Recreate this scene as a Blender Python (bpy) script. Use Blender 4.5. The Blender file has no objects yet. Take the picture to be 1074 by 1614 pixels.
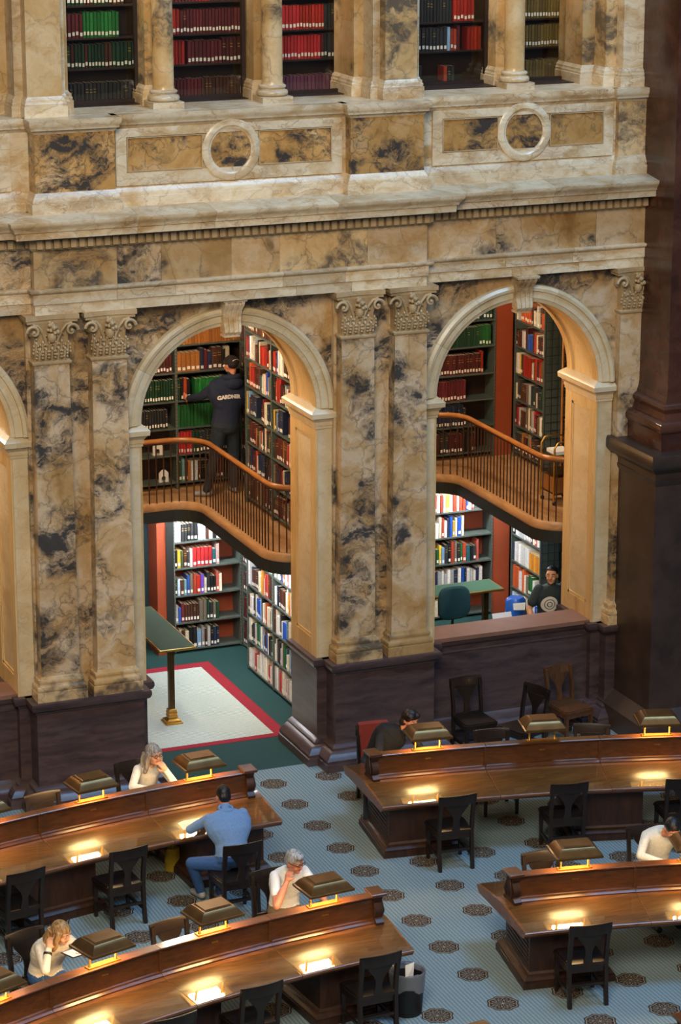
import bpy, bmesh, math, random
import numpy as np
from mathutils import Vector, Matrix
R = random.Random(7)
scene = bpy.context.scene
COL = scene.collection
PI = math.pi

# ------------------------------------------------------------------ camera
CAM = Vector((-10.7315, -29.9092, 12.2633)); YAW, PITCH, FPX = .3864, .2734, 4288.66
FW = Vector((math.sin(YAW)*math.cos(PITCH), math.cos(YAW)*math.cos(PITCH), -math.sin(PITCH)))
RT = Vector((math.cos(YAW), -math.sin(YAW), 0)); UP = RT.cross(FW)
cd = bpy.data.cameras.new('camera'); cam = bpy.data.objects.new('camera', cd); COL.objects.link(cam)
cd.sensor_fit = 'HORIZONTAL'; cd.sensor_width = 36; cd.lens = FPX*36/1074; cd.clip_end = 200
cam.matrix_world = Matrix(((RT.x, UP.x, -FW.x, CAM.x), (RT.y, UP.y, -FW.y, CAM.y), (RT.z, UP.z, -FW.z, CAM.z), (0, 0, 0, 1)))
scene.camera = cam

# ------------------------------------------------------------------ world, lights, exposure
w = bpy.data.worlds.new('world'); scene.world = w; w.use_nodes = True
bg = w.node_tree.nodes['Background']; bg.inputs[0].default_value = (.75, .80, 1.0, 1); bg.inputs[1].default_value = .10
def area(name, loc, target, size, energy, color, size_y=None, spread=PI):
    l = bpy.data.lights.new(name, 'AREA'); l.energy = energy; l.color = color; l.size = size
    if size_y: l.shape = 'RECTANGLE'; l.size_y = size_y
    l.spread = spread
    o = bpy.data.objects.new(name, l); COL.objects.link(o); o.location = loc
    o.rotation_euler = (Vector(target)-Vector(loc)).to_track_quat('-Z', 'Y').to_euler()
    return o
# daylight of the dome's lunette windows: one warm bank on the camera side, one cool bank straight above the desks
area('dome_daylight', (-9, -22.5, 18), (1, 0, 5), 8, 4500, (1.0, .86, .67))
area('skylight', (6, -9, 22), (1, -8, 0), 6, 2800, (.28, .58, 1.0))
scene.view_settings.view_transform = 'Standard'; scene.view_settings.look = 'None'
scene.view_settings.gamma = 1; scene.view_settings.use_curve_mapping = False
scene.view_settings.exposure = 0.0
try:
    scene.cycles.use_denoising = True; scene.cycles.max_bounces = 6; scene.cycles.diffuse_bounces = 3
    scene.cycles.glossy_bounces = 3; scene.cycles.transmission_bounces = 4; scene.cycles.transparent_max_bounces = 8
    scene.cycles.sample_clamp_indirect = 4
except Exception: pass

# ------------------------------------------------------------------ helpers
def lin(h):
    h = h.lstrip('#'); c = [int(h[i:i+2], 16)/255 for i in (0, 2, 4)]
    return tuple(x/12.92 if x <= .04045 else ((x+.055)/1.055)**2.4 for x in c)
class NT:
    def __init__(s, name):
        s.m = bpy.data.materials.new(name); s.m.use_nodes = True; s.t = s.m.node_tree; s.b = s.t.nodes['Principled BSDF']
    def n(s, typ, ins=None, out=0, **pr):
        nd = s.t.nodes.new('ShaderNode'+{'Noise': 'TexNoise', 'Voronoi': 'TexVoronoi', 'Wave': 'TexWave'}.get(typ, typ))
        for k, v in pr.items(): setattr(nd, k, v)
        for k, v in (ins or {}).items(): s.set(nd.inputs[k], v)
        return nd.outputs[out]
    def set(s, sock, v):
        if isinstance(v, bpy.types.NodeSocket): s.t.links.new(v, sock)
        else:
            if sock.type == 'RGBA' and len(v) == 3: v = (*v, 1)
            sock.default_value = v
    def ramp(s, fac, stops, interp='LINEAR'):
        nd = s.t.nodes.new('ShaderNodeValToRGB'); s.t.links.new(fac, nd.inputs[0]); cr = nd.color_ramp; cr.interpolation = interp
        while len(cr.elements) < len(stops): cr.elements.new(.5)
        for e, (p, c) in zip(cr.elements, stops):
            e.position = p; e.color = (c, c, c, 1) if isinstance(c, (int, float)) else (*c, 1)
        return nd.outputs[0]
    def math(s, op, a, b=0.0, c=0.0): return s.n('Math', {0: a, 1: b, 2: c}, operation=op)
    def vmath(s, op, a, b): return s.n('VectorMath', {0: a, 1: b}, operation=op)
    def mix(s, fac, a, b, mode='MIX'):
        nd = s.t.nodes.new('ShaderNodeMix'); nd.data_type = 'RGBA'; nd.blend_type = mode
        s.set(nd.inputs[0], fac); s.set(nd.inputs[6], a); s.set(nd.inputs[7], b); return nd.outputs[2]
    def coords(s, rnd=True):
        co = s.n('TexCoord', out=3)
        if rnd:
            r = s.n('ObjectInfo', out=5)
            off = s.n('CombineXYZ', {0: s.math('MULTIPLY', r, 37.1), 1: s.math('MULTIPLY', r, 91.7), 2: s.math('MULTIPLY', r, 53.3)})
            co = s.vmath('ADD', co, off)
        return co
    def fin(s, col=None, rough=.5, metal=0, bump=None, bstr=.1, **kw):
        if col is not None: s.set(s.b.inputs['Base Color'], col)
        s.set(s.b.inputs['Roughness'], rough); s.set(s.b.inputs['Metallic'], metal)
        for k, v in kw.items(): s.set(s.b.inputs[k], v)
        if bump is not None:
            s.t.links.new(s.n('Bump', {'Strength': bstr, 'Distance': .02, 'Height': bump}), s.b.inputs['Normal'])
        return s.m
MAT = {}
def simple(name, col, rough=.5, metal=0, var=.15, scale=12, bstr=0, **kw):
    s = NT(name); c = lin(col) if isinstance(col, str) else col
    nz = s.n('Noise', {'Vector': s.coords(), 'Scale': scale, 'Detail': 4})
    f = s.ramp(nz, [(.3, 1-var), (.7, 1+var)])
    out = s.mix(1.0, c, f, 'MULTIPLY')
    MAT[name] = s.fin(out, rough, metal, nz if bstr else None, bstr, **kw); return MAT[name]
def marble(name, stops, vein, vamt, camt, scale=1.0, rough=.28, mlo=.44, mhi=.62, stretch=(1, 1, 1), vwidth=.03, tone=.22):
    s = NT(name); co = s.coords(); co = s.vmath('MULTIPLY', co, stretch)
    wn = s.n('Noise', {'Vector': co, 'Scale': 1.3*scale, 'Detail': 5, 'Roughness': .6}, out=1)
    wco = s.vmath('ADD', co, s.vmath('MULTIPLY', s.vmath('SUBTRACT', wn, (.5, .5, .5)), (.9/scale, .9/scale, .9/scale)))
    n1 = s.n('Noise', {'Vector': wco, 'Scale': 1.5*scale, 'Detail': 9, 'Roughness': .62})
    base = s.ramp(n1, stops)
    v1 = s.n('Voronoi', {'Vector': wco, 'Scale': 2.3*scale}, feature='DISTANCE_TO_EDGE')
    vein1 = s.ramp(v1, [(0, 1), (vwidth, .35), (vwidth*2.6, 0)])
    v2 = s.n('Voronoi', {'Vector': s.vmath('ADD', wco, (7, 3, 5)), 'Scale': 6.5*scale}, feature='DISTANCE_TO_EDGE')
    vein2 = s.ramp(v2, [(0, .8), (vwidth*1.4, 0)])
    mk = s.n('Noise', {'Vector': s.vmath('ADD', co, (3, 9, 1)), 'Scale': 1.05*scale, 'Detail': 4, 'Roughness': .6})
    mask = s.ramp(mk, [(mlo, 0), (mhi, 1)]); mask2 = s.ramp(mk, [(mlo+.02, 0), (mhi-.02, 1)])
    sk = s.n('Mapping', {'Vector': wco, 'Rotation': (.5, .62, .3), 'Scale': (1.0, 1.0, 2.1)})
    cl = s.n('Noise', {'Vector': sk, 'Scale': 2.3*scale, 'Detail': 10, 'Roughness': .72})
    clus = s.math('MULTIPLY', s.ramp(cl, [(.42, 0), (.50, .5), (.57, 1)]), mask2)
    f = s.math('MAXIMUM', s.math('MULTIPLY', s.math('MAXIMUM', s.math('MULTIPLY', vein1, s.ramp(mk, [(mlo-.1, .12), (mhi-.03, 1)])), s.math('MULTIPLY', vein2, mask)), vamt), s.math('MULTIPLY', clus, camt))
    r = s.n('ObjectInfo', out=5)
    t = s.n('MapRange', {'Value': s.math('FRACT', s.math('MULTIPLY', r, 17.3)), 'To Min': 1-tone, 'To Max': 1+tone})
    basev = s.mix(1.0, base, t, 'MULTIPLY')
    col = s.mix(f, basev, vein)
    MAT[name] = s.fin(col, rough, 0, None); return MAT[name]
marble('siena', [(.26, lin('#8d6738')), (.38, lin('#b08b58')), (.48, lin('#c2a277')), (.56, lin('#ceb696')), (.64, lin('#bf9f72')), (.74, lin('#a97c3e'))], lin('#20272f'), .7, .93, 1.0, mlo=.44, mhi=.54, tone=.10, vwidth=.02)
marble('siena_panel', [(.28, lin('#8c6230')), (.42, lin('#b5874a')), (.55, lin('#c89a5c')), (.68, lin('#d4b184')), (.8, lin('#a5722f'))], lin('#222a31'), .8, .93, 1.4, mlo=.43, mhi=.54, vwidth=.02)
marble('siena_soft', [(.28, lin('#a5804c')), (.45, lin('#c09c68')), (.58, lin('#cfb388')), (.72, lin('#b08449'))], lin('#2c3036'), .65, .8, .95, mlo=.47, mhi=.57, vwidth=.02)
marble('pale', [(.26, lin('#b08c58')), (.38, lin('#c7ab82')), (.50, lin('#dccbac')), (.58, lin('#cdb48c')), (.70, lin('#b28a55')), (.8, lin('#a5743a'))], lin('#82582e'), .7, .42, 1.0, rough=.3, stretch=(1, 1, 1.7), vwidth=.02, tone=.16)
marble('pale_warm', [(.26, lin('#ad8650')), (.45, lin('#cfae76')), (.6, lin('#d9bd8c')), (.78, lin('#b88c4e'))], lin('#8c6a3e'), .35, .1, .8, rough=.32, stretch=(1.6, 1.6, .35), vwidth=.02, tone=.05)
marble('pale_arch', [(.26, lin('#b59a70')), (.45, lin('#cdb891')), (.6, lin('#d8c8a8')), (.78, lin('#bda077'))], lin('#8d7350'), .3, .12, .9, rough=.3, stretch=(1, 1, 1.3), vwidth=.018, tone=.08)
marble('carved', [(.3, lin('#9c7f56')), (.5, lin('#b59a72')), (.7, lin('#c3ab85'))], lin('#6d5639'), .3, .1, 1.5, rough=.45, tone=.05)
def dark_stone():
    s = NT('dark_stone'); co = s.coords()
    wn = s.n('Noise', {'Vector': s.vmath('MULTIPLY', co, (1, 1, 2)), 'Scale': 1.4, 'Detail': 5}, out=1)
    wco = s.vmath('ADD', s.vmath('MULTIPLY', co, (.5, .5, 5)), s.vmath('MULTIPLY', wn, (1.2, 1.2, 1.2)))
    n1 = s.n('Noise', {'Vector': wco, 'Scale': 2.2, 'Detail': 8, 'Roughness': .65})
    MAT['dark_stone'] = s.fin(s.ramp(n1, [(.3, lin('#30262a')), (.48, lin('#463839')), (.62, lin('#544443')), (.75, lin('#3c2e33'))]), .33)
dark_stone()
marble('pier_dark', [(.3, lin('#2a1f1a')), (.5, lin('#3d2e26')), (.7, lin('#4a3930'))], lin('#221814'), .2, .3, 1.0, rough=.4, tone=.02)
marble('granite', [(.3, lin('#351d15')), (.5, lin('#4c2c20')), (.7, lin('#5c3929'))], lin('#241410'), .3, .4, 1.4, rough=.22, tone=.02)
simple('sill_stone', '#7d5a48', .6, var=.1, scale=5)
def wood(name, c1, c2, rough, stretch=(1, 1, 1), scale=9, coat=.0):
    s = NT(name); co = s.vmath('MULTIPLY', s.coords(), stretch)
    n1 = s.n('Noise', {'Vector': co, 'Scale': scale, 'Detail': 6, 'Distortion': .6})
    MAT[name] = s.fin(s.ramp(n1, [(.3, lin(c1)), (.7, lin(c2))]), rough, **{'Coat Weight': coat, 'Coat Roughness': .08})
wood('desk_wood', '#55321a', '#7f5229', .3, (.7, 6, 6), 5, .2)
wood('desk_rail', '#41240f', '#613818', .32, (.7, 6, 6), 5, .3)
wood('desk_dark', '#22130c', '#3a2215', .45, (3, 3, .6), 6)
wood('chair_wood', '#120c09', '#20150f', .36, (4, 4, .8), 6, .08)
wood('chair_light', '#3f2716', '#5c3c22', .4, (4, 4, .8), 6, .1)
wood('balcony_wood', '#a57a50', '#c29a6c', .45, (3, 1, 3), 3)
simple('rail_wood', '#9c6636', .25, var=.12, scale=8)
simple('bronze', '#7a5a34', .35, .75, var=.2, scale=6)
simple('iron', '#4a3020', .45, .4, var=.15)
simple('brass', '#c89a4a', .28, .9, var=.1, scale=5)
simple('leg_bronze', '#5e4a2c', .32, .8, var=.2)
simple('shade_inside', '#e8dcc0', .6, var=.03)
simple('shelf_metal', '#4a544e', .5, var=.1)
simple('shelf_dark', '#1e2220', .5, var=.1)
simple('shelf_wood', '#2a1a12', .5, var=.12)
simple('red_panel', '#93401f', .65, var=.08, scale=4)
simple('teal_wall', '#14323a', .8, var=.1)
simple('plaster', '#b08a62', .8, var=.06)
simple('dark_void', '#141210', .9, var=.1)
simple('black', '#121314', .5, var=.1)
simple('white_paper', '#e8e6e0', .7, var=.02)
simple('tan_leather', '#8c5a2a', .45, var=.08)
def carpet(name, c, var, sx, amt, band='DIAGONAL'):
    s = NT(name); co = s.n('TexCoord', out=3)
    wv = s.n('Wave', {'Vector': co, 'Scale': sx, 'Distortion': .4, 'Detail': 2}, bands_direction=band, out=1)
    nz = s.n('Noise', {'Vector': co, 'Scale': 60, 'Detail': 3})
    big = s.n('Noise', {'Vector': co, 'Scale': .7, 'Detail': 3})
    f = s.math('MULTIPLY', s.ramp(wv, [(.2, 1-amt), (.8, 1+amt)]), s.ramp(nz, [(.3, 1-var), (.7, 1+var)]))
    f = s.math('MULTIPLY', f, s.ramp(big, [(.3, .94), (.7, 1.06)]))
    return s, co, s.mix(1.0, lin(c), f, 'MULTIPLY'), nz
def floor_carpet():
    s, co, base, nz = carpet('hall_carpet', '#70848a', .16, 7.5, .2, 'X')
    sp = s.t.nodes.new('ShaderNodeSeparateXYZ'); s.t.links.new(co, sp.inputs[0])
    G = .73
    lx = s.math('SUBTRACT', s.math('FRACT', s.math('ADD', s.math('DIVIDE', s.math('SUBTRACT', sp.outputs[0], .3146), G), .5)), .5)
    ly = s.math('SUBTRACT', s.math('FRACT', s.math('ADD', s.math('DIVIDE', s.math('ADD', sp.outputs[1], .5699), G), .5)), .5)
    r = s.math('MULTIPLY', s.math('SQRT', s.math('ADD', s.math('MULTIPLY', lx, lx), s.math('MULTIPLY', ly, ly))), G)
    th = s.math('ARCTAN2', ly, lx)
    c8 = s.math('COSINE', s.math('MULTIPLY', th, 8.0))
    r = s.math('DIVIDE', r, .80)
    edge = s.math('ADD', .205, s.math('MULTIPLY', c8, .010))
    disc = s.math('LESS_THAN', r, edge)
    # ornament: scrolls of cream line on dark brown
    ring = s.math('LESS_THAN', s.math('ABSOLUTE', s.math('SUBTRACT', r, s.math('ADD', .178, s.math('MULTIPLY', c8, .009)))), .006)
    pet = s.math('LESS_THAN', s.math('ABSOLUTE', s.math('SUBTRACT', r, s.math('ADD', .118, s.math('MULTIPLY', s.math('COSINE', s.math('MULTIPLY', th, 16.0)), .026)))), .008)
    pet2 = s.math('LESS_THAN', s.math('ABSOLUTE', s.math('SUBTRACT', r, s.math('ADD', .062, s.math('MULTIPLY', s.math('SINE', s.math('MULTIPLY', th, 8.0)), .030)))), .008)
    core = s.math('LESS_THAN', r, .020)
    orn = s.math('MAXIMUM', s.math('MAXIMUM', ring, pet), s.math('MAXIMUM', pet2, core))
    dcol = s.mix(orn, lin('#2a221c'), lin('#8d8271'))
    # no medallions in the band along the wall foot
    disc = s.math('MULTIPLY', disc, s.math('LESS_THAN', sp.outputs[1], -.3))
    MAT['hall_carpet'] = s.fin(s.mix(disc, base, dcol), .95, 0, nz, .15)
floor_carpet()
s_, c_, b_, n_ = carpet('green_carpet', '#0e3a38', .12, 30, .06); MAT['green_carpet'] = s_.fin(b_, .95, 0, n_, .15)
s_, c_, b_, n_ = carpet('rug_white', '#adbab3', .1, 9, .16); MAT['rug_white'] = s_.fin(b_, .95, 0, n_, .15)
s_, c_, b_, n_ = carpet('rug_red', '#8a1426', .1, 30, .06); MAT['rug_red'] = s_.fin(b_, .95, 0, n_, .15)
def glassmat(name, tint=(1, 1, 1), rough=.02, ior=1.45):
    s = NT(name); o = [n for n in s.t.nodes if n.type == 'OUTPUT_MATERIAL'][0]
    mx = s.t.nodes.new('ShaderNodeMixShader'); bf = s.n('NewGeometry', out=6); s.t.links.new(s.n('Fresnel', {'IOR': s.math('ADD', s.math('MULTIPLY', bf, 1/ior-ior), ior)}), mx.inputs[0])
    s.t.links.new(s.n('BsdfTransparent', {'Color': tint}), mx.inputs[1]); s.t.links.new(s.n('BsdfGlossy', {'Roughness': rough}), mx.inputs[2])
    s.t.links.new(mx.outputs[0], o.inputs[0]); MAT[name] = s.m
glassmat('glass', (.93, .97, .94), .03, 1.55); glassmat('window_glass', (.9, .9, .88), .04, 1.4)
def emit(name, col, st):
    s = NT(name); s.fin(lin(col), .5, **{'Emission Color': lin(col), 'Emission Strength': st}); MAT[name] = s.m
emit('lamp_glow', '#ffcf90', 75); emit('tube_glow', '#f4f6ff', 85); emit('warm_tube', '#ffc98a', 14)

class MB:
    def __init__(s): s.v = []; s.f = []; s.mi = []
    def add(s, vs, fs, mi=0):
        k = len(s.v); s.v += [tuple(p) for p in vs]; s.f += [tuple(i+k for i in f) for f in fs]; s.mi += [mi]*len(fs); return s
    def box(s, x0, y0, z0, x1, y1, z1, mi=0):
        return s.add([(x0,y0,z0),(x1,y0,z0),(x1,y1,z0),(x0,y1,z0),(x0,y0,z1),(x1,y0,z1),(x1,y1,z1),(x0,y1,z1)],
                     [(3,2,1,0),(4,5,6,7),(0,1,5,4),(1,2,6,5),(2,3,7,6),(3,0,4,7)], mi)
    def loft(s, rings, mi=0, cap=True, closed=True):
        n = len(rings[0]); vs = [p for r in rings for p in r]; fs = []
        for i in range(len(rings)-1):
            for j in range(n if closed else n-1):
                a, b = i*n+j, i*n+(j+1) % n; fs.append((a, b, b+n, a+n))
        if cap: fs.append(tuple(range(n))[::-1]); fs.append(tuple(range((len(rings)-1)*n, len(rings)*n)))
        return s.add(vs, fs, mi)
    def mould(s, x0, x1, y0, y1, prof, k=(1, 1, 1, 0), mi=0):
        return s.loft([[(x0-p*k[0], y0-p*k[2], z), (x1+p*k[1], y0-p*k[2], z), (x1+p*k[1], y1+p*k[3], z), (x0-p*k[0], y1+p*k[3], z)] for z, p in prof], mi)
    def lathe(s, cx, cy, prof, n=16, mi=0, a0=0):
        return s.loft([[(cx+r*math.cos(a0+2*PI*i/n), cy+r*math.sin(a0+2*PI*i/n), z) for i in range(n)] for r, z in prof], mi)
    def tube(s, pts, r, n=8, mi=0, cap=True):
        pts = [Vector(p) for p in pts]; rs = r if isinstance(r, (list, tuple)) else [r]*len(pts); rings = []
        ref = None
        for i, p in enumerate(pts):
            d = (pts[min(i+1, len(pts)-1)]-pts[max(i-1, 0)]).normalized()
            if ref is None: ref = Vector((0, 0, 1)) if abs(d.z) < .9 else Vector((1, 0, 0))
            a = d.cross(ref).normalized(); b = a.cross(d).normalized(); ref = b
            rings.append([p+(a*math.cos(2*PI*j/n)+b*math.sin(2*PI*j/n))*rs[i] for j in range(n)])
        return s.loft(rings, mi, cap)
    def sphere(s, c, rx, ry=None, rz=None, nu=12, nv=8, mi=0, M=None):
        ry = rx if ry is None else ry; rz = rx if rz is None else rz; c = Vector(c); rings = []
        for i in range(1, nv):
            t = PI*i/nv
            rings.append([Vector((rx*math.sin(t)*math.cos(2*PI*j/nu), ry*math.sin(t)*math.sin(2*PI*j/nu), -rz*math.cos(t))) for j in range(nu)])
        if M is not None: rings = [[M @ p for p in r] for r in rings]; b, t = M @ Vector((0, 0, -rz)), M @ Vector((0, 0, rz))
        else: b, t = Vector((0, 0, -rz)), Vector((0, 0, rz))
        rings = [[p+c for p in r] for r in rings]; k = len(s.v); s.loft(rings, mi, cap=False)
        m = len(rings)*nu; s.v += [tuple(b+c), tuple(t+c)]
        for j in range(nu):
            s.f.append((k+m, k+(j+1) % nu, k+j)); s.mi.append(mi)
            s.f.append((k+m+1, k+m-nu+j, k+m-nu+(j+1) % nu)); s.mi.append(mi)
        return s
    def prism(s, poly, fn, d0, d1, mi=0):   # poly of 2-D points, fn(u, v, d) -> 3-D
        return s.loft([[fn(u, v, d0) for u, v in poly], [fn(u, v, d1) for u, v in poly]], mi)
    def xf(s, M, k=0):
        s.v[k:] = [tuple(M @ Vector(p)) for p in s.v[k:]]; return s
    def mesh(s, name, mats, smooth=None):
        me = bpy.data.meshes.new(name); me.from_pydata(s.v, [], s.f)
        for m in (mats if isinstance(mats, (list, tuple)) else [mats]): me.materials.append(MAT[m] if isinstance(m, str) else m)
        if any(s.mi): me.polygons.foreach_set('material_index', s.mi)
        if smooth is not None:
            me.polygons.foreach_set('use_smooth', [True]*len(me.polygons))
            if smooth < 180: me.set_sharp_from_angle(angle=math.radians(smooth))
        me.update(); return me
    def build(s, name, mats, parent=None, smooth=None, loc=None, rz=None):
        return ob(name, s.mesh(name, mats, smooth), parent, loc, rz)
def ob(name, data, parent=None, loc=None, rz=None):
    o = bpy.data.objects.new(name, data); COL.objects.link(o)
    if parent is not None: o.parent = parent
    if loc is not None: o.location = loc
    if rz is not None: o.rotation_euler = (0, 0, rz)
    return o
def tag(o, label=None, cat=None, group=None, kind=None):
    for k, v in (('label', label), ('category', cat), ('group', group), ('kind', kind)):
        if v: o[k] = v
    return o
def thing(name, label, cat, loc=(0, 0, 0), rz=0, group=None): return tag(ob(name, None, None, loc, rz), label, cat, group)
def struct(name, parent=None):
    o = ob(name, None, parent)
    if parent is None: o['kind'] = 'structure'
    return o
def B(name, mat, parent, *b, smooth=None):
    return MB().box(*b).build(name, mat, parent, smooth)
# ================================================================== the setting
S = 3.835; W = 1.113; JO = 1.33; ZL = 1.35; ZI = 4.514; ZS = 4.55; ZA = 6.02; DEP = .87
E0, E1 = -.282, -.15           # entablature face of the centre bay / of the side bays
BAYS = (-1, 0, 1)
wall = struct('wall_back')

# ---- floor
fl = struct('floor')
MB().box(-14, -32, -.1, 14, -.07, 0).build('hall_carpet', 'hall_carpet', fl)
MB().box(-14, -.07, -.1, 14, 8, 0).build('alcove_carpet', 'green_carpet', fl)

# ---- arches
def arc_pts(cx, r, a0, a1, n): return [(cx+r*math.cos(a0+(a1-a0)*i/n), ZS+r*math.sin(a0+(a1-a0)*i/n)) for i in range(n+1)]
def ring_stone(cx, prof, a0, a1, n):   # prof: closed list of (radius, y)
    return MB().loft([[(cx+r*math.cos(a0+(a1-a0)*i/n), y, ZS+r*math.sin(a0+(a1-a0)*i/n)) for r, y in prof] for i in range(n+1)])
ARCHI = [(1.118, .10), (1.118, -.015), (1.165, -.03), (1.17, -.045), (1.255, -.05), (1.262, -.075), (1.30, -.085), (1.335, -.06), (1.345, -.02), (1.345, .10)]
for k in BAYS:
    cx = k*S
    # spandrel wall with the arched hole
    x0, x1 = cx-1.42, cx+1.42
    ac = math.atan2(ZA+.02-ZS, 1.42); angs = sorted([PI*i/40 for i in range(41)]+[ac, PI-ac]); n = len(angs)-1
    inner = [(cx+1.30*math.cos(a), ZS+1.30*math.sin(a)) for a in angs]; outer = []
    for a in angs:
        c, s_ = math.cos(a), math.sin(a); t = min(1.42/max(abs(c), 1e-6), (ZA+.02-ZS)/max(s_, 1e-6)); outer.append((cx+t*c, ZS+t*s_))
    mb = MB()
    for i in range(n):
        (ax, az), (bx, bz), (c_x, cz), (dx, dz) = inner[i], inner[i+1], outer[i+1], outer[i]
        for y in (.0,): mb.add([(ax, y, az), (bx, y, bz), (c_x, y, cz), (dx, y, dz), (ax, .3, az), (bx, .3, bz), (c_x, .3, cz), (dx, .3, dz)], [(0, 1, 2, 3), (7, 6, 5, 4), (0, 4, 5, 1)])
    mb.build('spandrel', 'siena', wall)
    # moulded archivolt in separate stones, soffit with raised border bands
    cuts = [0, .62, 1.18, 1.50, 1.64, 2.05, 2.60, PI]
    for i in range(len(cuts)-1):
        if 2 < i < 4: continue
        ring_stone(cx, ARCHI, cuts[i]+.001, cuts[i+1]-.001, 12).build('archivolt_stone', 'pale_arch', wall, 35)
    ring_stone(cx, ARCHI, 1.5, 1.64, 4).build('archivolt_stone', 'pale_arch', wall, 35)
    sof = ring_stone(cx, [(1.14, .02), (1.14, DEP), (1.30, DEP), (1.30, .02)], 0, PI, 40).build('arch_soffit', 'pale_warm', wall, 35)
    for y0, y1 in ((.0, .16), (DEP-.16, DEP)):
        ring_stone(cx, [(1.113, y0), (1.113, y1-.02), (1.145, y1), (1.2, y1), (1.2, y0)], 0, PI, 40).build('soffit_border', 'pale_warm', sof, 35)
    # jambs with raised panel frames, imposts
    for sx in (-1, 1):
        ax, bx = sorted((cx+sx*(W+.022), cx+sx*JO)); ix, ox = sorted((cx+sx*W, cx+sx*(W+.024)))
        zb = ZL if True else 0
        jm = MB().box(ax, 0, zb, bx, DEP, 4.40).build('jamb', 'pale_arch', wall)
        for (y0, y1, z0, z1) in ((0, .17, zb, 4.4), (DEP-.17, DEP, zb, 4.4), (.17, DEP-.17, zb, zb+.22), (.17, DEP-.17, 4.16, 4.4)):
            B('panel_frame', 'pale_warm', jm, ix, y0, z0, ox, y1, z1)
        y0, y1, z0, z1 = .17, DEP-.17, zb+.22, 4.16
        mb = MB()
        for (p, q) in (((y0, z0), (y0+.035, z1)), ((y1-.035, z0), (y1, z1)), ((y0, z0), (y1, z0+.035)), ((y0, z1-.035), (y1, z1))):
            xx0, xx1 = sorted((cx+sx*(W+.010), cx+sx*(W+.024))); mb.box(xx0, p[0], p[1], xx1, q[0], q[1])
        mb.build('panel_bead', 'pale_warm', jm)
        xa, xb = sorted((cx+sx*W, cx+sx*JO)); kk = (1, .25, 1, 1) if sx > 0 else (.25, 1, 1, 1)
        MB().mould(xa, xb, 0, DEP, [(4.29, 0), (4.29, .012), (4.325, .012), (4.33, .022), (4.375, .022), (4.40, .04), (4.425, .06), (4.43, .08), (4.49, .085), (4.505, .07), (ZI, .06), (4.56, .0)], kk).build('impost', 'pale_arch', jm)
    # keystone console
    prof = [(0.0, 6.03), (-.23, 6.03), (-.24, 5.98), (-.215, 5.93), (-.16, 5.88), (-.13, 5.80), (-.135, 5.72), (-.155, 5.67), (-.16, 5.61), (-.135, 5.575), (-.09, 5.565), (0.0, 5.60)]
    ks = MB()
    for x0, x1, dy in ((-.128, -.088, .0), (-.088, -.052, .022), (-.052, -.018, 0), (-.018, .018, .02), (.018, .052, 0), (.052, .088, .022), (.088, .128, 0)):
        ks.loft([[(cx+xx*(.78+.22*(z-5.56)/.47), y+(dy if y < -.05 else 0), z) for y, z in prof] for xx in (x0, x1)])
    kb = ks.build('keystone', 'pale', wall, 40)
    B('keystone_foot', 'pale', kb, cx-.10, -.12, 5.545, cx+.10, .02, 5.575)
    MB().mould(cx-.125, cx+.125, -.23, 0, [(5.985, 0), (5.99, .02), (6.02, .03)]).build('keystone_cap', 'pale', kb)

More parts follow.
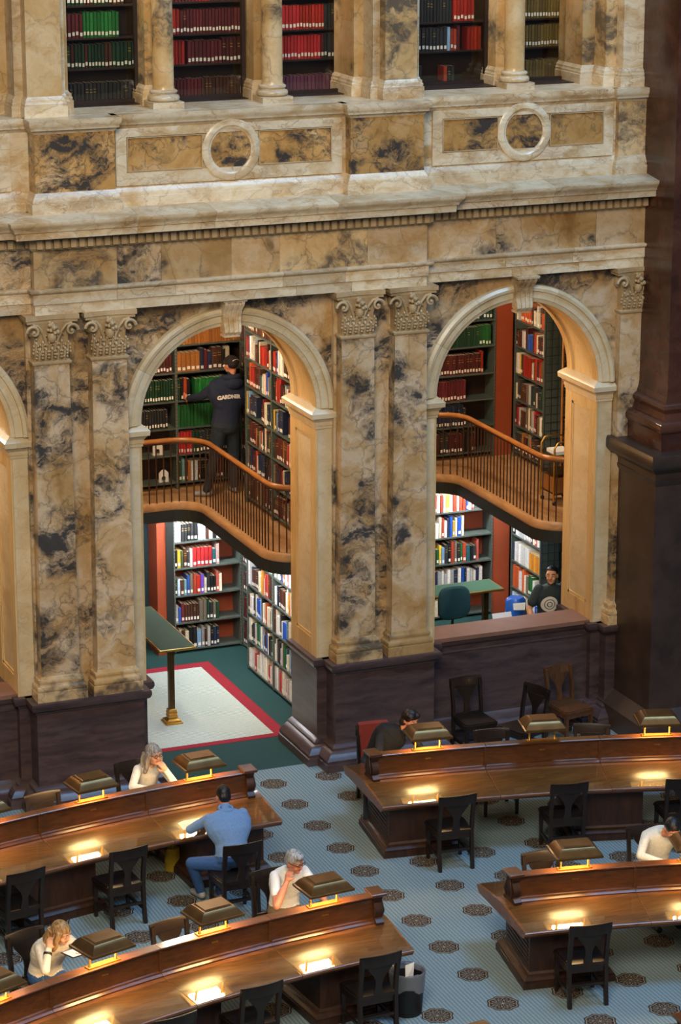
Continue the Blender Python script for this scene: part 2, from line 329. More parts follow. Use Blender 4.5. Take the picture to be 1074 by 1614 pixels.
# ---- pilasters with carved capitals
def capital_mesh():
    mb = MB(); z0, z1 = 5.43, 6.02; hw = .21; R2 = random.Random(3)
    mb.mould(-hw, hw, 0, .25, [(z0, .012), (z0+.018, .025), (z0+.036, .025), (z0+.05, .006)])
    mb.mould(-hw+.012, hw-.012, .012, .25, [(z0+.05, 0), (z0+.30, .004), (z0+.44, .03), (z0+.50, .05)])
    # abacus with concave front
    n = 10
    for za, zb, pr in ((z0+.50, z0+.535, .0), (z0+.535, z0+.59, .018)):
        pl = [(-.30-pr, .25), (-.30-pr, -.075-pr)]+[(-.30-pr+(.60+2*pr)*i/n, -.075-pr+.055*math.sin(PI*i/n)) for i in range(1, n)]+[(.30+pr, -.075-pr), (.30+pr, .25)]
        mb.loft([[(x, y, za) for x, y in pl], [(x, y, zb) for x, y in pl]])
    # volutes and the stalks that feed them
    for sx in (-1, 1):
        c = Vector((sx*.225, -.075, z0+.405))
        pts = [c+Vector((sx*math.cos(t)*(.082-.0105*t), -.012*t*.3, math.sin(t)*(.082-.0105*t))) for t in [i*.42 for i in range(17)]]
        mb.tube(pts, [.022-.0007*i for i in range(17)], 6)
        mb.sphere(c+Vector((0, -.012, 0)), .024, .03, .024, 8, 5)
        st = [Vector((sx*.055, -.012, z0+.20)), Vector((sx*.075, -.03, z0+.30)), Vector((sx*.115, -.045, z0+.40)), Vector((sx*.17, -.06, z0+.475)), Vector((sx*.235, -.07, z0+.49))]
        mb.tube(st, [.014, .018, .020, .020, .018], 6)
        c2 = Vector((sx*.215, .10, z0+.40)); mb.sphere(c2, .05, .08, .085, 8, 6)
    # leaf work: two tiers of curled leaves, each with side lobes
    def leaf(x, zb, h, wd, out):
        pts = [Vector((x, .005, zb)), Vector((x, -.018, zb+h*.45)), Vector((x, -.03, zb+h*.8)), Vector((x, -.03-out, zb+h)), Vector((x, -.045-out, zb+h*.9))]
        mb.tube(pts, [wd*.35, wd*.5, wd*.42, wd*.3, .006], 5)
        for q in (.25, .5, .75):
            for sx in (-1, 1):
                p = Vector((x+sx*wd*.75*(1.1-q*.4), -.012-.02*q, zb+h*q)); mb.sphere(p, wd*.36, .022, h*.12, 6, 4)
    for x in (-.15, -.075, 0, .075, .15): leaf(x, z0+.05, .15, .045, .02)
    for x in (-.19, -.112, -.037, .037, .112, .19): leaf(x, z0+.10+.03*R2.random(), .17, .042, .02)
    # tendrils, buds
    for i in range(26):
        x = R2.uniform(-.19, .19); z = z0+R2.uniform(.08, .36); mb.sphere((x, -.028, z), R2.uniform(.010, .02), .016, R2.uniform(.012, .022), 6, 4)
    # centre basket of flowers
    mb.lathe(0, -.04, [(.03, z0+.27), (.052, z0+.30), (.058, z0+.35), (.05, z0+.38)], 10)
    for i in range(22):
        a = R2.uniform(0, 2*PI); r = R2.uniform(0, .085); mb.sphere((r*math.cos(a), -.075+R2.uniform(-.025, .02), z0+.455+.09*math.sin(a)*r/.085), R2.uniform(.018, .03), None, None, 6, 4)
    return mb.mesh('capital', 'carved', 50)
CAPM = capital_mesh()
def pilaster(x, yf, yb):
    st = [(z, .24-.03*(z-ZL)/(5.43-ZL)) for z in (ZL, 2.5, 3.6, 4.6, 5.43)]
    p = MB().loft([[(x-h, yf, z), (x+h, yf, z), (x+h, yb, z), (x-h, yb, z)] for z, h in st]).build('pilaster', 'siena', wall)
    MB().mould(x-.24, x+.24, yf, yb, [(ZL, .07), (ZL+.115, .07), (ZL+.12, .055), (ZL+.13, .062), (ZL+.155, .068), (ZL+.18, .06), (ZL+.19, .035), (ZL+.205, .028), (ZL+.22, .032), (ZL+.24, .04), (ZL+.26, .035), (ZL+.27, .012), (ZL+.30, 0)], (1, 1, 1, 0)).build('pilaster_base', 'siena_soft', p, 40)
    c = ob('capital', CAPM, p); c.location = (x, yf, 0)
    return p
for x in (-2.26, -1.565, 1.565, 2.26): pilaster(x, -.25, -.06)
for x in (-S-1.565, S+1.565): pilaster(x, -.13, .05)
for sx in (-1, 1):     # backing between the paired pilasters, pier mass behind
    B('pier_core', 'siena', wall, sx*1.9175-.60, -.07, ZL, sx*1.9175+.60, .3, ZA+.01)
    B('pier_mass', 'plaster', wall, sx*1.9175-.56, .28, 0, sx*1.9175+.56, DEP-.01, 6.2)
    B('end_pier_core', 'siena', wall, sx*(S+1.33+.45)-.45, .04, ZL, sx*(S+1.33+.45)+.45, DEP, ZA)

# ---- entablature (architrave, frieze, dentilled cornice), dado and pedestals of the gallery storey
BREAK = 2.45
def segs(x0, x1, widths):
    out = [x0]; tot = sum(widths)
    for w_ in widths: out.append(out[-1]+(x1-x0)*w_/tot)
    return list(zip(out[:-1], out[1:]))
runs = [(-5.75, -BREAK, E1, 0), (-BREAK, BREAK, E0, 1), (BREAK, 5.68, E1, 0)]
dm = MB().box(-.032, 0, 0, .032, .07, .098).mesh('dentil', 'carved')
for xa, xb, yf, mid in runs:
    yb = .35; g = .0015
    ww = [1.2, .9, 1.5, .8, 1.1] if mid else [1.3, 1.0, 1.2]
    ss = segs(xa, xb, ww)
    for i, (a, b) in enumerate(ss):
        kl = 1 if (i == 0 and (mid or xa > 0)) and mid else 0; kr = 1 if (i == len(ss)-1 and (mid or xb > 5)) else 0
        MB().mould(a+g, b-g, yf, yb, [(ZA, 0), (6.142, 0)], (kl, kr, 1, 0)).build('architrave_block', 'pale', wall)
    ss = segs(xa, xb, ww[::-1])
    for i, (a, b) in enumerate(ss):
        kl = 1 if i == 0 and mid else 0; kr = 1 if i == len(ss)-1 and (mid or xb > 5) else 0
        MB().mould(a+g, b-g, yf, yb, [(6.142, .018), (6.262, .018), (6.266, .03), (6.28, .055), (6.298, .066), (6.318, .066), (6.322, 0)], (kl, kr, 1, 0)).build('architrave_block', 'pale', wall, 40)
    for i, (a, b) in enumerate(segs(xa, xb, [1.15, .62, 1.0, .7, 1.3, .9] if mid else [1.0, 1.4, .9])):
        kl = 0
        B('frieze_slab', 'siena_soft' if i % 2 == 0 and mid else 'siena', wall, a+g, yf, 6.322, b-g, yb, 6.768)
    kl, kr = (1 if mid else 0), (1 if mid or xb > 5 else 0)
    cor = MB().mould(xa, xb, yf, yb, [(6.765, .0), (6.768, .02), (6.785, .035), (6.79, .04), (6.80, .04), (6.80, .055), (6.905, .055), (6.91, .12), (6.935, .135), (6.94, .15)], (kl, kr, 1, 0)).build('dentil_band', 'carved', wall, 40)
    n = int((xb-xa)/.1)
    for i in range(n):
        o = ob('dentil', dm, cor); o.location = (xa+.05+i*(xb-xa-.1)/(n-1), yf-.112, 6.803)
    for i, (a, b) in enumerate(segs(xa, xb, [1.0, .8, 1.3, 1.1] if mid else [1.0, 1.0])):
        kl = 1 if i == 0 and mid else 0; kr = 1 if i == (3 if mid else 1) and (mid or xb > 5) else 0
        MB().mould(a+(0 if kl else g), b-(0 if kr else g), yf, yb+.2, [(6.938, .15), (6.94, .262), (7.02, .266), (7.024, .285), (7.045, .29), (7.065, .30), (7.09, .325), (7.112, .34), (7.145, .343), (7.147, .335), (7.19, .02)], (kl, kr, 1, 0)).build('cornice_block', 'pale', wall, 40)
# dado
def dado(a, b, yf, kl, kr, slab):
    yb = .5
    d = MB().mould(a, b, yf, yb, [(7.14, .06), (7.30, .06), (7.305, .045), (7.33, .05), (7.36, .035), (7.40, .012), (7.42, 0)], (kl, kr, 1, 0)).build('dado_base', 'pale', wall, 40)
    B('dado_body', slab, wall, a, yf, 7.42, b, yb, 8.09)
    MB().mould(a, b, yf, yb, [(8.085, 0), (8.10, .01), (8.125, .03), (8.13, .045), (8.165, .05), (8.18, .065), (8.215, .07), (8.25, .07)], (kl, kr, 1, 0)).build('dado_cap', 'pale', wall, 40)
def panels(cx, half, yf):   # framed field with two slabs and a ringed roundel
    yy = yf-.025; zt, zb_ = 8.085, 7.425
    fr = MB(); fr.box(cx-half, yy, 7.985, cx+half, yf+.01, zt); fr.box(cx-half, yy, zb_, cx+half, yf+.01, 7.575)
    for s_ in (-1, 1):
        fr.box(*(sorted((cx+s_*half, cx+s_*(half-.13)))[0:1]), yy, 7.575, sorted((cx+s_*half, cx+s_*(half-.13)))[1], yf+.01, 7.985)
    fo = fr.build('panel_surround', 'pale', wall)
    for s_ in (-1, 1):
        x0, x1 = sorted((cx+s_*.36, cx+s_*(half-.145))); B('panel_slab', 'siena_panel', fo, x0, yf-.014, 7.59, x1, yf+.01, 7.97)
        m2 = MB()
        for bx in ((x0-.012, 7.58, x1+.012, 7.592), (x0-.012, 7.968, x1+.012, 7.98), (x0-.012, 7.59, x0, 7.97), (x1, 7.59, x1+.012, 7.97)): m2.box(bx[0], yf-.032, bx[1], bx[2], yf, bx[3])
        m2.build('panel_bead', 'carved', fo)
    n = 40
    MB().loft([[(cx+r*math.cos(2*PI*i/n), y, 7.78+r*math.sin(2*PI*i/n)) for r, y in ((.36, yf), (.36, yf-.035), (.34, yf-.05), (.285, yf-.05), (.265, yf-.03), (.25, yf-.028), (.25, yf))] for i in range(n+1)], cap=False).build('roundel_ring', 'pale', fo, 40)
    MB().loft([[(cx+.255*math.cos(2*PI*i/n), y, 7.78+.255*math.sin(2*PI*i/n)) for i in range(n)] for y in (yf+.005, yf-.016)]).build('roundel', 'siena_panel', fo)
for sx in (-1, 1):
    a, b = sorted((sx*1.453, sx*2.40)); dado(a, b, -.28, 1, 1, 'siena_panel')
    a, b = sorted((sx*2.40, sx*5.10)); dado(a, b, -.02, 0, 0, 'pale'); panels(sx*3.835, 1.22, -.02)
    a, b = sorted((sx*5.10, sx*5.66)); dado(a, b, -.10, 1, 1, 'siena_soft')
dado(-1.453, 1.453, -.12, 0, 0, 'pale'); panels(0, 1.40, -.12)
B('gallery_sill', 'pale', wall, -5.66, -.02, 8.19, 5.66, .62, 8.252)
B('gallery_floor', 'shelf_wood', wall, -5.9, .6, 8.1, 5.9, 2.4, 8.24)
# upper pilasters, paired columns
def upper_pier(x0, x1, yf, yb, mat='siena_soft'):
    p = B('gallery_pilaster', mat, wall, x0, yf, 8.25, x1, yb, 11.2)
    MB().mould(x0, x1, yf, yb, [(8.25, .05), (8.37, .05), (8.375, .038), (8.40, .042), (8.42, .03), (8.44, .032), (8.46, .012), (8.48, 0)], (1, 1, 1, 0)).build('pilaster_base', 'pale', p, 40)
    return p
for sx in (-1, 1):
    for x0, x1, yf, yb, m in ((1.99, 2.40, -.05, .3, 'siena_soft'), (1.90, 2.50, .12, .75, 'pale'), (1.78, 2.6, .42, 1.05, 'siena_soft'), (5.20, 5.62, .02, .5, 'pale'), (5.05, 5.72, .2, .8, 'siena_soft'), (4.88, 5.72, .5, 1.15, 'siena_soft')):
        a, b = sorted((sx*x0, sx*x1)); upper_pier(a, b, yf, yb, m)
def gallery_column(x, y, mat):
    r0 = .125
    c = MB().lathe(x, y, [(r0*1.12, 8.44), (r0*1.02, 8.47), (r0, 8.5), (r0*.98, 9.3), (r0*.9, 11.2)], 24).build('gallery_column', mat, wall, 60)
    B('column_plinth', 'pale', c, x-.19, y-.19, 8.25, x+.19, y+.19, 8.32)
    MB().lathe(x, y, [(.165, 8.32), (.185, 8.335), (.19, 8.36), (.18, 8.385), (.155, 8.395), (.15, 8.41), (.165, 8.42), (.165, 8.44), (.14, 8.455)], 24).build('column_base', 'pale', c, 60)
for x, y in ((-.655, .33), (.70, .33), (3.95, .50), (-3.95, .50)):
    gallery_column(x, y, 'siena_soft')
    upper_pier(x-.15, x+.15, y+.22, y+.55, 'siena_soft')

# ---- dark stone base of the piers, window sills
def pier_base(x0, x1, yf, yb=.86):
    p = B('pier_base', 'dark_stone', wall, x0, yf, .0, x1, yb, 1.27)
    MB().mould(x0, x1, yf, yb, [(0, .19), (.10, .19), (.105, .17), (.14, .175), (.17, .15), (.20, .12), (.23, .08), (.235, .06), (.26, .06), (.30, .0)], (1, 1, 1, 0)).build('base_plinth', 'dark_stone', p, 40)
    MB().mould(x0, x1, yf, yb, [(1.20, 0), (1.215, .015), (1.235, .02), (1.25, .045), (1.26, .06), (1.30, .075), (1.33, .075), (ZL, .07)], (1, 1, 1, 0)).build('base_ledge', 'dark_stone', p, 40)
for sx in (-1, 1):
    a, b = sorted((sx*1.245, sx*2.585)); pier_base(a, b, -.31)
    a, b = sorted((sx*W, sx*2.72)); pier_base(a, b, -.01)
    a, b = sorted((sx*(S+1.245), sx*(S+1.95))); pier_base(a, b, -.17)
    a, b = sorted((sx*(S+W), sx*(S+1.95))); pier_base(a, b, .0)
    a, b = sorted((sx*2.70, sx*(S+W+.02)))
    p = B('parapet', 'dark_stone', wall, a, .10, 0, b, .48, 1.32)
    MB().mould(a, b, .10, .48, [(1.235, 0), (1.25, .02), (1.29, .035), (1.325, .04)], (0, 0, 1, 1)).build('parapet_mould', 'dark_stone', p, 40)
    MB().mould(a, b, .10, .48, [(1.15, .001), (1.155, .012), (1.17, .012), (1.175, .001)], (0, 0, 1, 0)).build('parapet_bead', 'dark_stone', p)
    MB().mould(a, b, .10, .48, [(0, .12), (.14, .12), (.15, .1), (.2, .06), (.24, .04), (.28, 0)], (0, 0, 1, 0)).build('base_plinth', 'dark_stone', p, 40)
    B('window_sill', 'sill_stone', wall, a, .04, 1.322, b, .54, 1.375)

# ---- the great corner pier on the right
gp = struct('wall_right')
def gmould(name, x0, y0, prof, mat='granite'): return MB().mould(x0, 8.4, y0, .9, prof, (1, 0, 1, 0)).build(name, mat, gp, 40)
gmould('pier_pedestal', 5.22, -1.12, [(0, .16), (.3, .16), (.34, .12), (.42, .04), (.46, 0), (3.5, 0)], 'pier_dark')
gmould('pedestal_cap', 5.22, -1.12, [(3.42, 0), (3.45, .02), (3.50, .03), (3.505, .015), (3.58, .015), (3.62, .05), (3.66, .10), (3.70, .125), (3.80, .125), (3.84, .11)], 'pier_dark')
gmould('pier_plinth', 5.33, -1.02, [(3.83, 0), (4.06, 0)])
gmould('pier_base_moulding', 5.33, -1.02, [(4.06, -.02), (4.07, .02), (4.10, .035), (4.14, .04), (4.18, .02), (4.21, -.03), (4.215, -.06), (4.25, -.075), (4.29, -.09), (4.31, -.08), (4.35, -.06), (4.39, -.075), (4.41, -.10), (4.415, -.115), (4.44, -.12), (4.5, -.14)])
gmould('pier_shaft', 5.48, -.87, [(4.48, .015), (4.56, 0), (12, 0)])

# ---- alcoves behind the arches
alc = struct('wall_alcove')
B('alcove_back', 'teal_wall', alc, -6, 5.0, 0, 8.6, 5.15, 2.3)
B('alcove_back_upper', 'shelf_wood', alc, -6, 5.0, 2.3, 8.6, 5.15, 6.1)
B('alcove_divider', 'plaster', alc, 2.08, .86, 0, 2.2, 5.0, 6.1)
B('alcove_divider', 'plaster', alc, -1.95, .86, 0, -1.83, 5.0, 6.1)
B('alcove_divider', 'plaster', alc, -S-2.1, .3, 0, -S-1.98, 5.0, 6.1)
B('alcove_divider', 'dark_void', alc, 8.4, .86, 0, 8.5, 5.0, 6.1)
ce = struct('ceiling')
B('alcove_ceiling', 'shelf_wood', ce, -6, .3, 6.0, 8.5, 5.2, 6.12)
B('gallery_ceiling', 'dark_void', ce, -6, .3, 11.2, 6, 3, 11.3)
B('gallery_back', 'shelf_wood', alc, -6, 2.3, 8.1, 6, 2.4, 11.2)
for nm, x0, x1 in (('corner_panel', .56, .69), ('corner_panel', 5.725, 5.99)):
    B(nm, 'red_panel', alc, x0, 4.62, 0, x1, 5.0, 6.0 if x0 > 3 else 2.25)
B('corner_strip', 'shelf_dark', alc, .69, 4.60, 0, .798, 5.0, 2.2)
B('shelf_backing', 'red_panel', alc, .8, 4.93, 0, 2.05, 5.0, 2.2)
B('shelf_backing', 'red_panel', alc, 4.0, 4.93, 0, 5.72, 5.0, 2.2)

# ---- balconies: slab with an edge that bends from the back wall towards the hall
def balcony_edge(k, off=0.0):
    cx = k*S; pts = [(cx-2.0, 3.98-off)]; r = .38+off
    xe, yb_, ye = .93+off, 3.98-off, 1.02-off
    n = 10
    c = (xe-.0-r, yb_-r)      # convex turn from +x to -y
    pts += [(cx+c[0]+r*math.cos(PI/2-PI/2*i/n), c[1]+r*math.sin(PI/2-PI/2*i/n)) for i in range(n+1)]
    r2 = .42; c2 = (xe+r2, ye+r2)
    pts += [(cx+c2[0]+r2*math.cos(PI+PI/2*i/n), c2[1]+r2*math.sin(PI+PI/2*i/n)) for i in range(n+1)]
    pts += [(cx+1.95, ye)]
    return pts
ZF = 2.40
for k in (0, 1):
    e = balcony_edge(k); cx = k*S; xr = cx+(2.07 if k == 0 else 4.0)
    if k == 1: e[-1] = (xr, e[-1][1])
    back = [(xr, 4.99), (e[0][0] if k == 0 else cx-1.6, 4.99)]
    if k == 1: e[0] = (cx-1.6, e[0][1])
    poly = e+back
    bal = struct('balcony')
    MB().prism(poly, lambda u, v, d: (u, v, d), ZF-.02, ZF).build('balcony_floor', 'balcony_wood', bal)
    MB().prism(poly, lambda u, v, d: (u, v, d), ZF-.22, ZF-.02).build('balcony_slab', 'shelf_dark', bal)
    fas = MB(); pr = [(0, -.012), (0, .02), (-.02, .02), (-.035, -.005), (-.035, -.075), (-.02, -.105), (0, -.115)]
    def normals(P):
        out = []
        for i in range(len(P)):
            a, b = Vector(P[max(i-1, 0)]), Vector(P[min(i+1, len(P)-1)]); d = (b-a).normalized(); out.append(Vector((-d.y, d.x))*-1)
        return out
    nn = normals(e)
    fas.loft([[(x-nm.x*q*-1, y-nm.y*q*-1, ZF+dz) for q, dz in [(-q0, z0) for q0, z0 in pr]] for (x, y), nm in zip(e, nn)])
    fas.build('balcony_fascia', 'balcony_wood', bal, 40)
    MB().loft([[(x+nm.x*q, y+nm.y*q, z) for q, z in ((-.004, 2.30), (.022, 2.30), (.022, 2.135), (-.004, 2.135))] for (x, y), nm in zip(e, nn)]).build('balcony_valance', 'shelf_dark', bal)
    # railing
    rl = thing('balcony_railing', ('wooden handrail with thin bronze balusters curving past the standing man in cap' if k == 0 else 'wooden handrail with thin bronze balusters seen through the right window arch'), 'railing', group=None)
    rp = [(x-nm.x*.02, y-nm.y*.02, 3.28) for (x, y), nm in zip(balcony_edge(k, .04)[(0 if k == 0 else 0):], normals(balcony_edge(k, .04)))]
    if k == 1: rp[0] = (cx-1.6, rp[0][1], rp[0][2])
    MB().tube(rp, .034, 10).build('handrail', 'rail_wood', rl, 60)
    MB().tube([(x, y, z-.045) for x, y, z in rp], .012, 6).build('under_rail', 'iron', rl, 60)
    # balusters at even steps
    L = [Vector(p) for p in rp]; acc = .05; step = .105; tot = 0
    bm_ = MB().tube([(0, 0, ZF-.02), (0, 0, 3.25)], .0095, 6).mesh('baluster', 'iron', 60)
    for a, b in zip(L[:-1], L[1:]):
        d = (b-a).length
        while acc < d:
            p = a.lerp(b, acc/d); o = ob('baluster', bm_, rl); o.location = (p.x, p.y, 0); acc += step
        acc -= d
# ================================================================== bookcases and books
PAL = {k: lin(v) for k, v in dict(tan='#a4682e', tan2='#8a5526', navy='#1f2b45', brown='#4a2a1c', maroon='#4c1b1a', wine='#5c1f26', red='#9c2418', brick='#a8412a', scarlet='#b0282c', rose='#a05058',
    cream='#d8cfb6', white='#dedcd6', grey='#7d7f80', lgrey='#b3b5b4', black='#17181a', charcoal='#2b2d2f', green='#1b5a2a', lime='#1f7434', forest='#163a26', moss='#3b4a2a', olive='#6a5a30', teal='#2a5e66', lteal='#6fa0a4',
    blue='#2c4f9c', sky='#7fa6cc', royal='#1d4fae', lblue='#a9c0da', purple='#5a3fa4', yellow='#c9ab3a', amber='#c8842a', orange='#c4562a', salmon='#c0584a', taupe='#7a7060', pink='#c8a49c', plum='#6a3a52').items()}
CNAME = dict(tan='tan', tan2='tan', navy='navy', brown='brown', maroon='maroon', wine='wine red', red='red', brick='brick red', scarlet='scarlet', rose='rose', cream='cream', white='white', grey='grey', lgrey='light grey', black='black',
    charcoal='charcoal', green='green', lime='bright green', forest='dark green', moss='moss green', olive='olive', teal='teal', lteal='pale teal', blue='blue', sky='sky blue', royal='royal blue', lblue='pale blue', purple='purple',
    yellow='yellow', amber='amber', orange='orange', salmon='salmon', taupe='taupe', pink='pink', plum='plum')
def book_materials():
    s = NT('book_cover'); at = s.n('Attribute', attribute_name='bcol'); nz = s.n('Noise', {'Vector': s.n('TexCoord', out=3), 'Scale': 40, 'Detail': 3})
    MAT['book_cover'] = s.fin(s.mix(1.0, at, s.ramp(nz, [(.3, .85), (.7, 1.12)]), 'MULTIPLY'), .5)
book_materials(); simple('pages', '#cbbf9f', .8, var=.08, scale=50); simple('book_tag', '#e6e4da', .7, var=.02); simple('gilt', '#a98a4c', .5, var=.1)
BOOKS = []
class Frame:     # a bookcase face: u along it (left to right), d into it
    def __init__(s, kind, a, face):
        s.k, s.a, s.face = kind, a, face
    def __call__(s, u, d, z): return (s.a+u, s.face+d, z) if s.k == 'back' else (s.face+d, s.a-u, z)
ORD = 'first second third fourth fifth sixth seventh eighth ninth tenth eleventh twelfth thirteenth fourteenth fifteenth sixteenth seventeenth eighteenth nineteenth twentieth'.split()
ORD += ['twenty-'+o for o in ORD[:9]]+['thirtieth']+['thirty-'+o for o in ORD[:9]]+['fortieth']
def fill(fr, width, z, clear, spec, where, seed, tagp=.7, hh=(.72, .9), start=.02, thick=(.036, .056)):
    rr = random.Random(seed); toks = spec.split(); rep = toks[0] == '~'
    if rep: toks = toks[1:]
    lst = []
    for t in toks:
        if t[0] == '_': lst.append(('gap', float(t[1:]))); continue
        c, n = (t.split('*')+['1'])[:2]; lst += [(c, rr.random())]*1 if False else [(c, None)]*int(n)
    u = start; i = 0; pos = 0; runh = None; last = None
    while True:
        if i >= len(lst):
            if not rep: break
            i = 0; rr.shuffle(lst)
        c, g = lst[i]; i += 1
        if c == 'gap': u += g; last = None; continue
        if c != last: runh = (rr.uniform(*hh)*clear, rr.uniform(*thick), rr.random() < tagp, rr.uniform(.17, .22)); last = c
        h, t, tg, dp = runh
        if u+t > width-.015: break
        h *= rr.uniform(.97, 1.01); t *= rr.uniform(.92, 1.06)
        cc = PAL[c]; j = rr.uniform(.68, 1.22); cc = tuple(min(1, x*j) for x in cc)
        BOOKS.append(dict(fr=fr, u=u, t=t-.004, z=z, h=h, d0=.015+rr.uniform(0, .012), dp=dp, col=cc, cn=CNAME[c], tag=tg, tagz=rr.uniform(.02, .035) if tg else 0, where=where, pos=pos, lean=0, gilt=(c in ('forest', 'navy', 'maroon', 'brown', 'charcoal', 'black') and rr.random() < .35)))
        pos += 1; u += t
def bookcase(fr, width, z0, z1, shelves, depth, label, mat='shelf_metal', back=None, group=None):
    t = thing('bookcase', label, 'bookcase', fr(width/2, depth/2, z0), 0, group); base = Vector(fr(width/2, depth/2, z0))
    def bx(u0, d0, a, u1, d1, b):
        p, q = Vector(fr(u0, d0, a))-base, Vector(fr(u1, d1, b))-base
        return (min(p.x, q.x), min(p.y, q.y), min(p.z, q.z), max(p.x, q.x), max(p.y, q.y), max(p.z, q.z))
    B('side_panel', mat, t, *bx(.0, 0, z0, .018, depth, z1)); B('side_panel', mat, t, *bx(width-.018, 0, z0, width, depth, z1))
    if back: B('back_panel', back, t, *bx(0, depth-.012, z0, width, depth, z1))
    for z in shelves: B('shelf', mat, t, *bx(.018, .002, z-.022, width-.018, depth, z))
    # perforated uprights: pale slot marks down the front edge
    if mat == 'shelf_metal':
        m2 = MB()
        for uu in (.009, width-.009):
            zz = z0+.05
            while zz < z1-.03:
                m2.box(*bx(uu-.007, -.002, zz, uu+.007, .004, zz+.014)); zz += .05
        m2.build('slot_strip', 'taupe_slots', t)['kind'] = 'stuff'
    return t
simple('taupe_slots', '#6e6a5c', .6)
UZ = [2.50, 2.89, 3.27, 3.65, 4.05, 4.43, 4.81, 5.19]; LZ = [.06, .45, .85, 1.25, 1.63]
# --- doorway alcove (arch in the middle)
f1 = Frame('back', .88, 4.60); bookcase(f1, 1.16, ZF, 5.6, UZ, .30, 'dark metal bookcase on the balcony right behind the man in cap', back='shelf_wood')
N1 = 'upper back bookcase beside capped man'
for z, sp, kw in ((4.43, 'tan*22', dict(tagp=.1, thick=(.044, .048))), (4.05, 'tan*5 navy*1 wine navy brown*2 black cream', dict(tagp=.9, thick=(.05, .07))), (3.65, 'forest black brick black _.06 lime*9', dict(tagp=.6, thick=(.045, .055))),
                  (3.27, 'green*15', dict(tagp=.0, thick=(.045, .05))), (2.89, 'scarlet*5 forest*2 charcoal*4 forest*2 black*3', {}), (2.50, 'moss lteal brown tan lgrey*2 brown black*3 maroon*4', {}), (4.81, 'tan2*12 brown*8', {})):
    fill(f1, 1.16, z, .36, sp, ('shelf', z, N1), int(z*100), **kw)
f1b = Frame('back', -.26, 4.60); bookcase(f1b, 1.14, ZF, 5.6, UZ, .30, 'dark metal bookcase on balcony, left of the capped man, holding dark volumes', back='shelf_wood')
N1b = 'balcony bookcase left of capped man'
for z, sp in ((4.43, '~ tan*6 brown*3'), (4.05, '~ brown*5 maroon*3'), (3.65, 'black*3 forest*12 forest*12'), (3.27, 'charcoal*9 black*4 charcoal*12'), (2.89, 'brown*6'), (2.50, 'navy*5')):
    fill(f1b, 1.14, z, .36, sp, ('shelf', z, N1b), int(z*177), tagp=1.0, start=.02)
f2 = Frame('back', .80, 4.60); bookcase(f2, 1.0, 0.02, 2.16, LZ, .32, 'grey steel bookcase under the balcony behind the green-topped table')
N2 = 'lower bookcase behind green table'
for z, sp in ((1.63, 'white*2 charcoal*2 black charcoal black grey white lblue brown cream black cream'), (1.25, 'black yellow moss*1 brown charcoal white scarlet*5 teal pink cream'),
              (.85, 'forest lblue brown lteal blue taupe brick red purple cream charcoal black*2 salmon cream'), (.45, 'lgrey blue wine brown*5 taupe taupe forest charcoal taupe forest cream'), (.06, 'charcoal cream brown cream black*2 sky grey brown lgrey black navy*2 cream')):
    fill(f2, .74, z, .36, sp, ('shelf', z, N2), int(z*100)+5, tagp=.75, hh=(.6, .85), thick=(.038, .062))
f3 = Frame('right', 4.58, 1.80); 
bookcase(f3, .9, 0.02, 2.16, LZ, .26, 'narrow steel bookcase in the corner under the balcony, doorway alcove')
bookcase(f3, .9, ZF, 5.6, UZ, .26, 'narrow steel bookcase in the balcony corner right of the capped man')
for z in LZ: fill(f3, .9, z, .36, '~ maroon*2 teal brick brown lblue scarlet', ('shelf', z, 'lower corner bookcase, doorway alcove'), int(z*331))
for z in UZ[:6]: fill(f3, .9, z, .36, '~ maroon brown*2 charcoal red', ('shelf', z, 'balcony corner bookcase, doorway alcove'), int(z*337))
mixw = ['white*2 grey cream*2 green purple yellow brick white*3 scarlet cream white*2 sky royal', '~ white*2 lgrey navy brown*6 cream white yellow amber*2 white salmon scarlet brick brown*3 navy*4', '~ maroon cream white*2 grey black cream royal*3 sky black cream*3 orange cream*3', '~ white cream black charcoal*2 lgrey pink green*2 teal cream*2 grey sky charcoal maroon royal', '~ white*4 pink scarlet*2 cream*3 white']
mixu = ['~ charcoal brown*3 black maroon*3 taupe brown', '~ taupe brown*2 navy*2 maroon*3 brick cream navy*6 black*3', '~ forest brown*2 maroon*4 tan brown*2 taupe red cream charcoal olive', '~ yellow*1 brown sky*1 maroon navy*4 _.2 maroon red brown cream*2 forest', '~ black*2 orange red*3 maroon*3 brown teal lgrey cream*2 scarlet royal grey olive', '~ red*2 maroon blue white*2 cream lgrey brown*3 black cream red*6', '~ brown*4 tan maroon', '~ tan brown*2']
for j, (ya, wd) in enumerate(((3.62, 1.0), (2.62, 1.0))):
    f4 = Frame('right', ya, 1.52)
    side = ('far', 'near')[j]
    bookcase(f4, wd, 0.02, 2.16, LZ, .30, 'grey steel bookcase along right side of doorway alcove, %s under balcony' % ('farther bay' if j == 0 else 'nearer bay'))
    bookcase(f4, wd, ZF, 5.5, UZ, .30, 'dark steel bookcase on balcony, right side of doorway alcove, %s' % ('farther bay' if j == 0 else 'nearer bay'))
    for i, z in enumerate(LZ): fill(f4, wd, z, .37, '~ '+mixw[(4-i)].replace('~ ', ''), ('shelf', z, side+' lower side bookcase, doorway alcove'), 71+i*13+j*7, tagp=.6, hh=(.6, .92), thick=(.03, .055))
    for i, z in enumerate(UZ): fill(f4, wd, z, .36, '~ '+mixu[i].replace('~ ', ''), ('shelf', z, side+' balcony side bookcase, doorway alcove'), 171+i*17+j*5, tagp=.5, hh=(.62, .92), thick=(.03, .055))
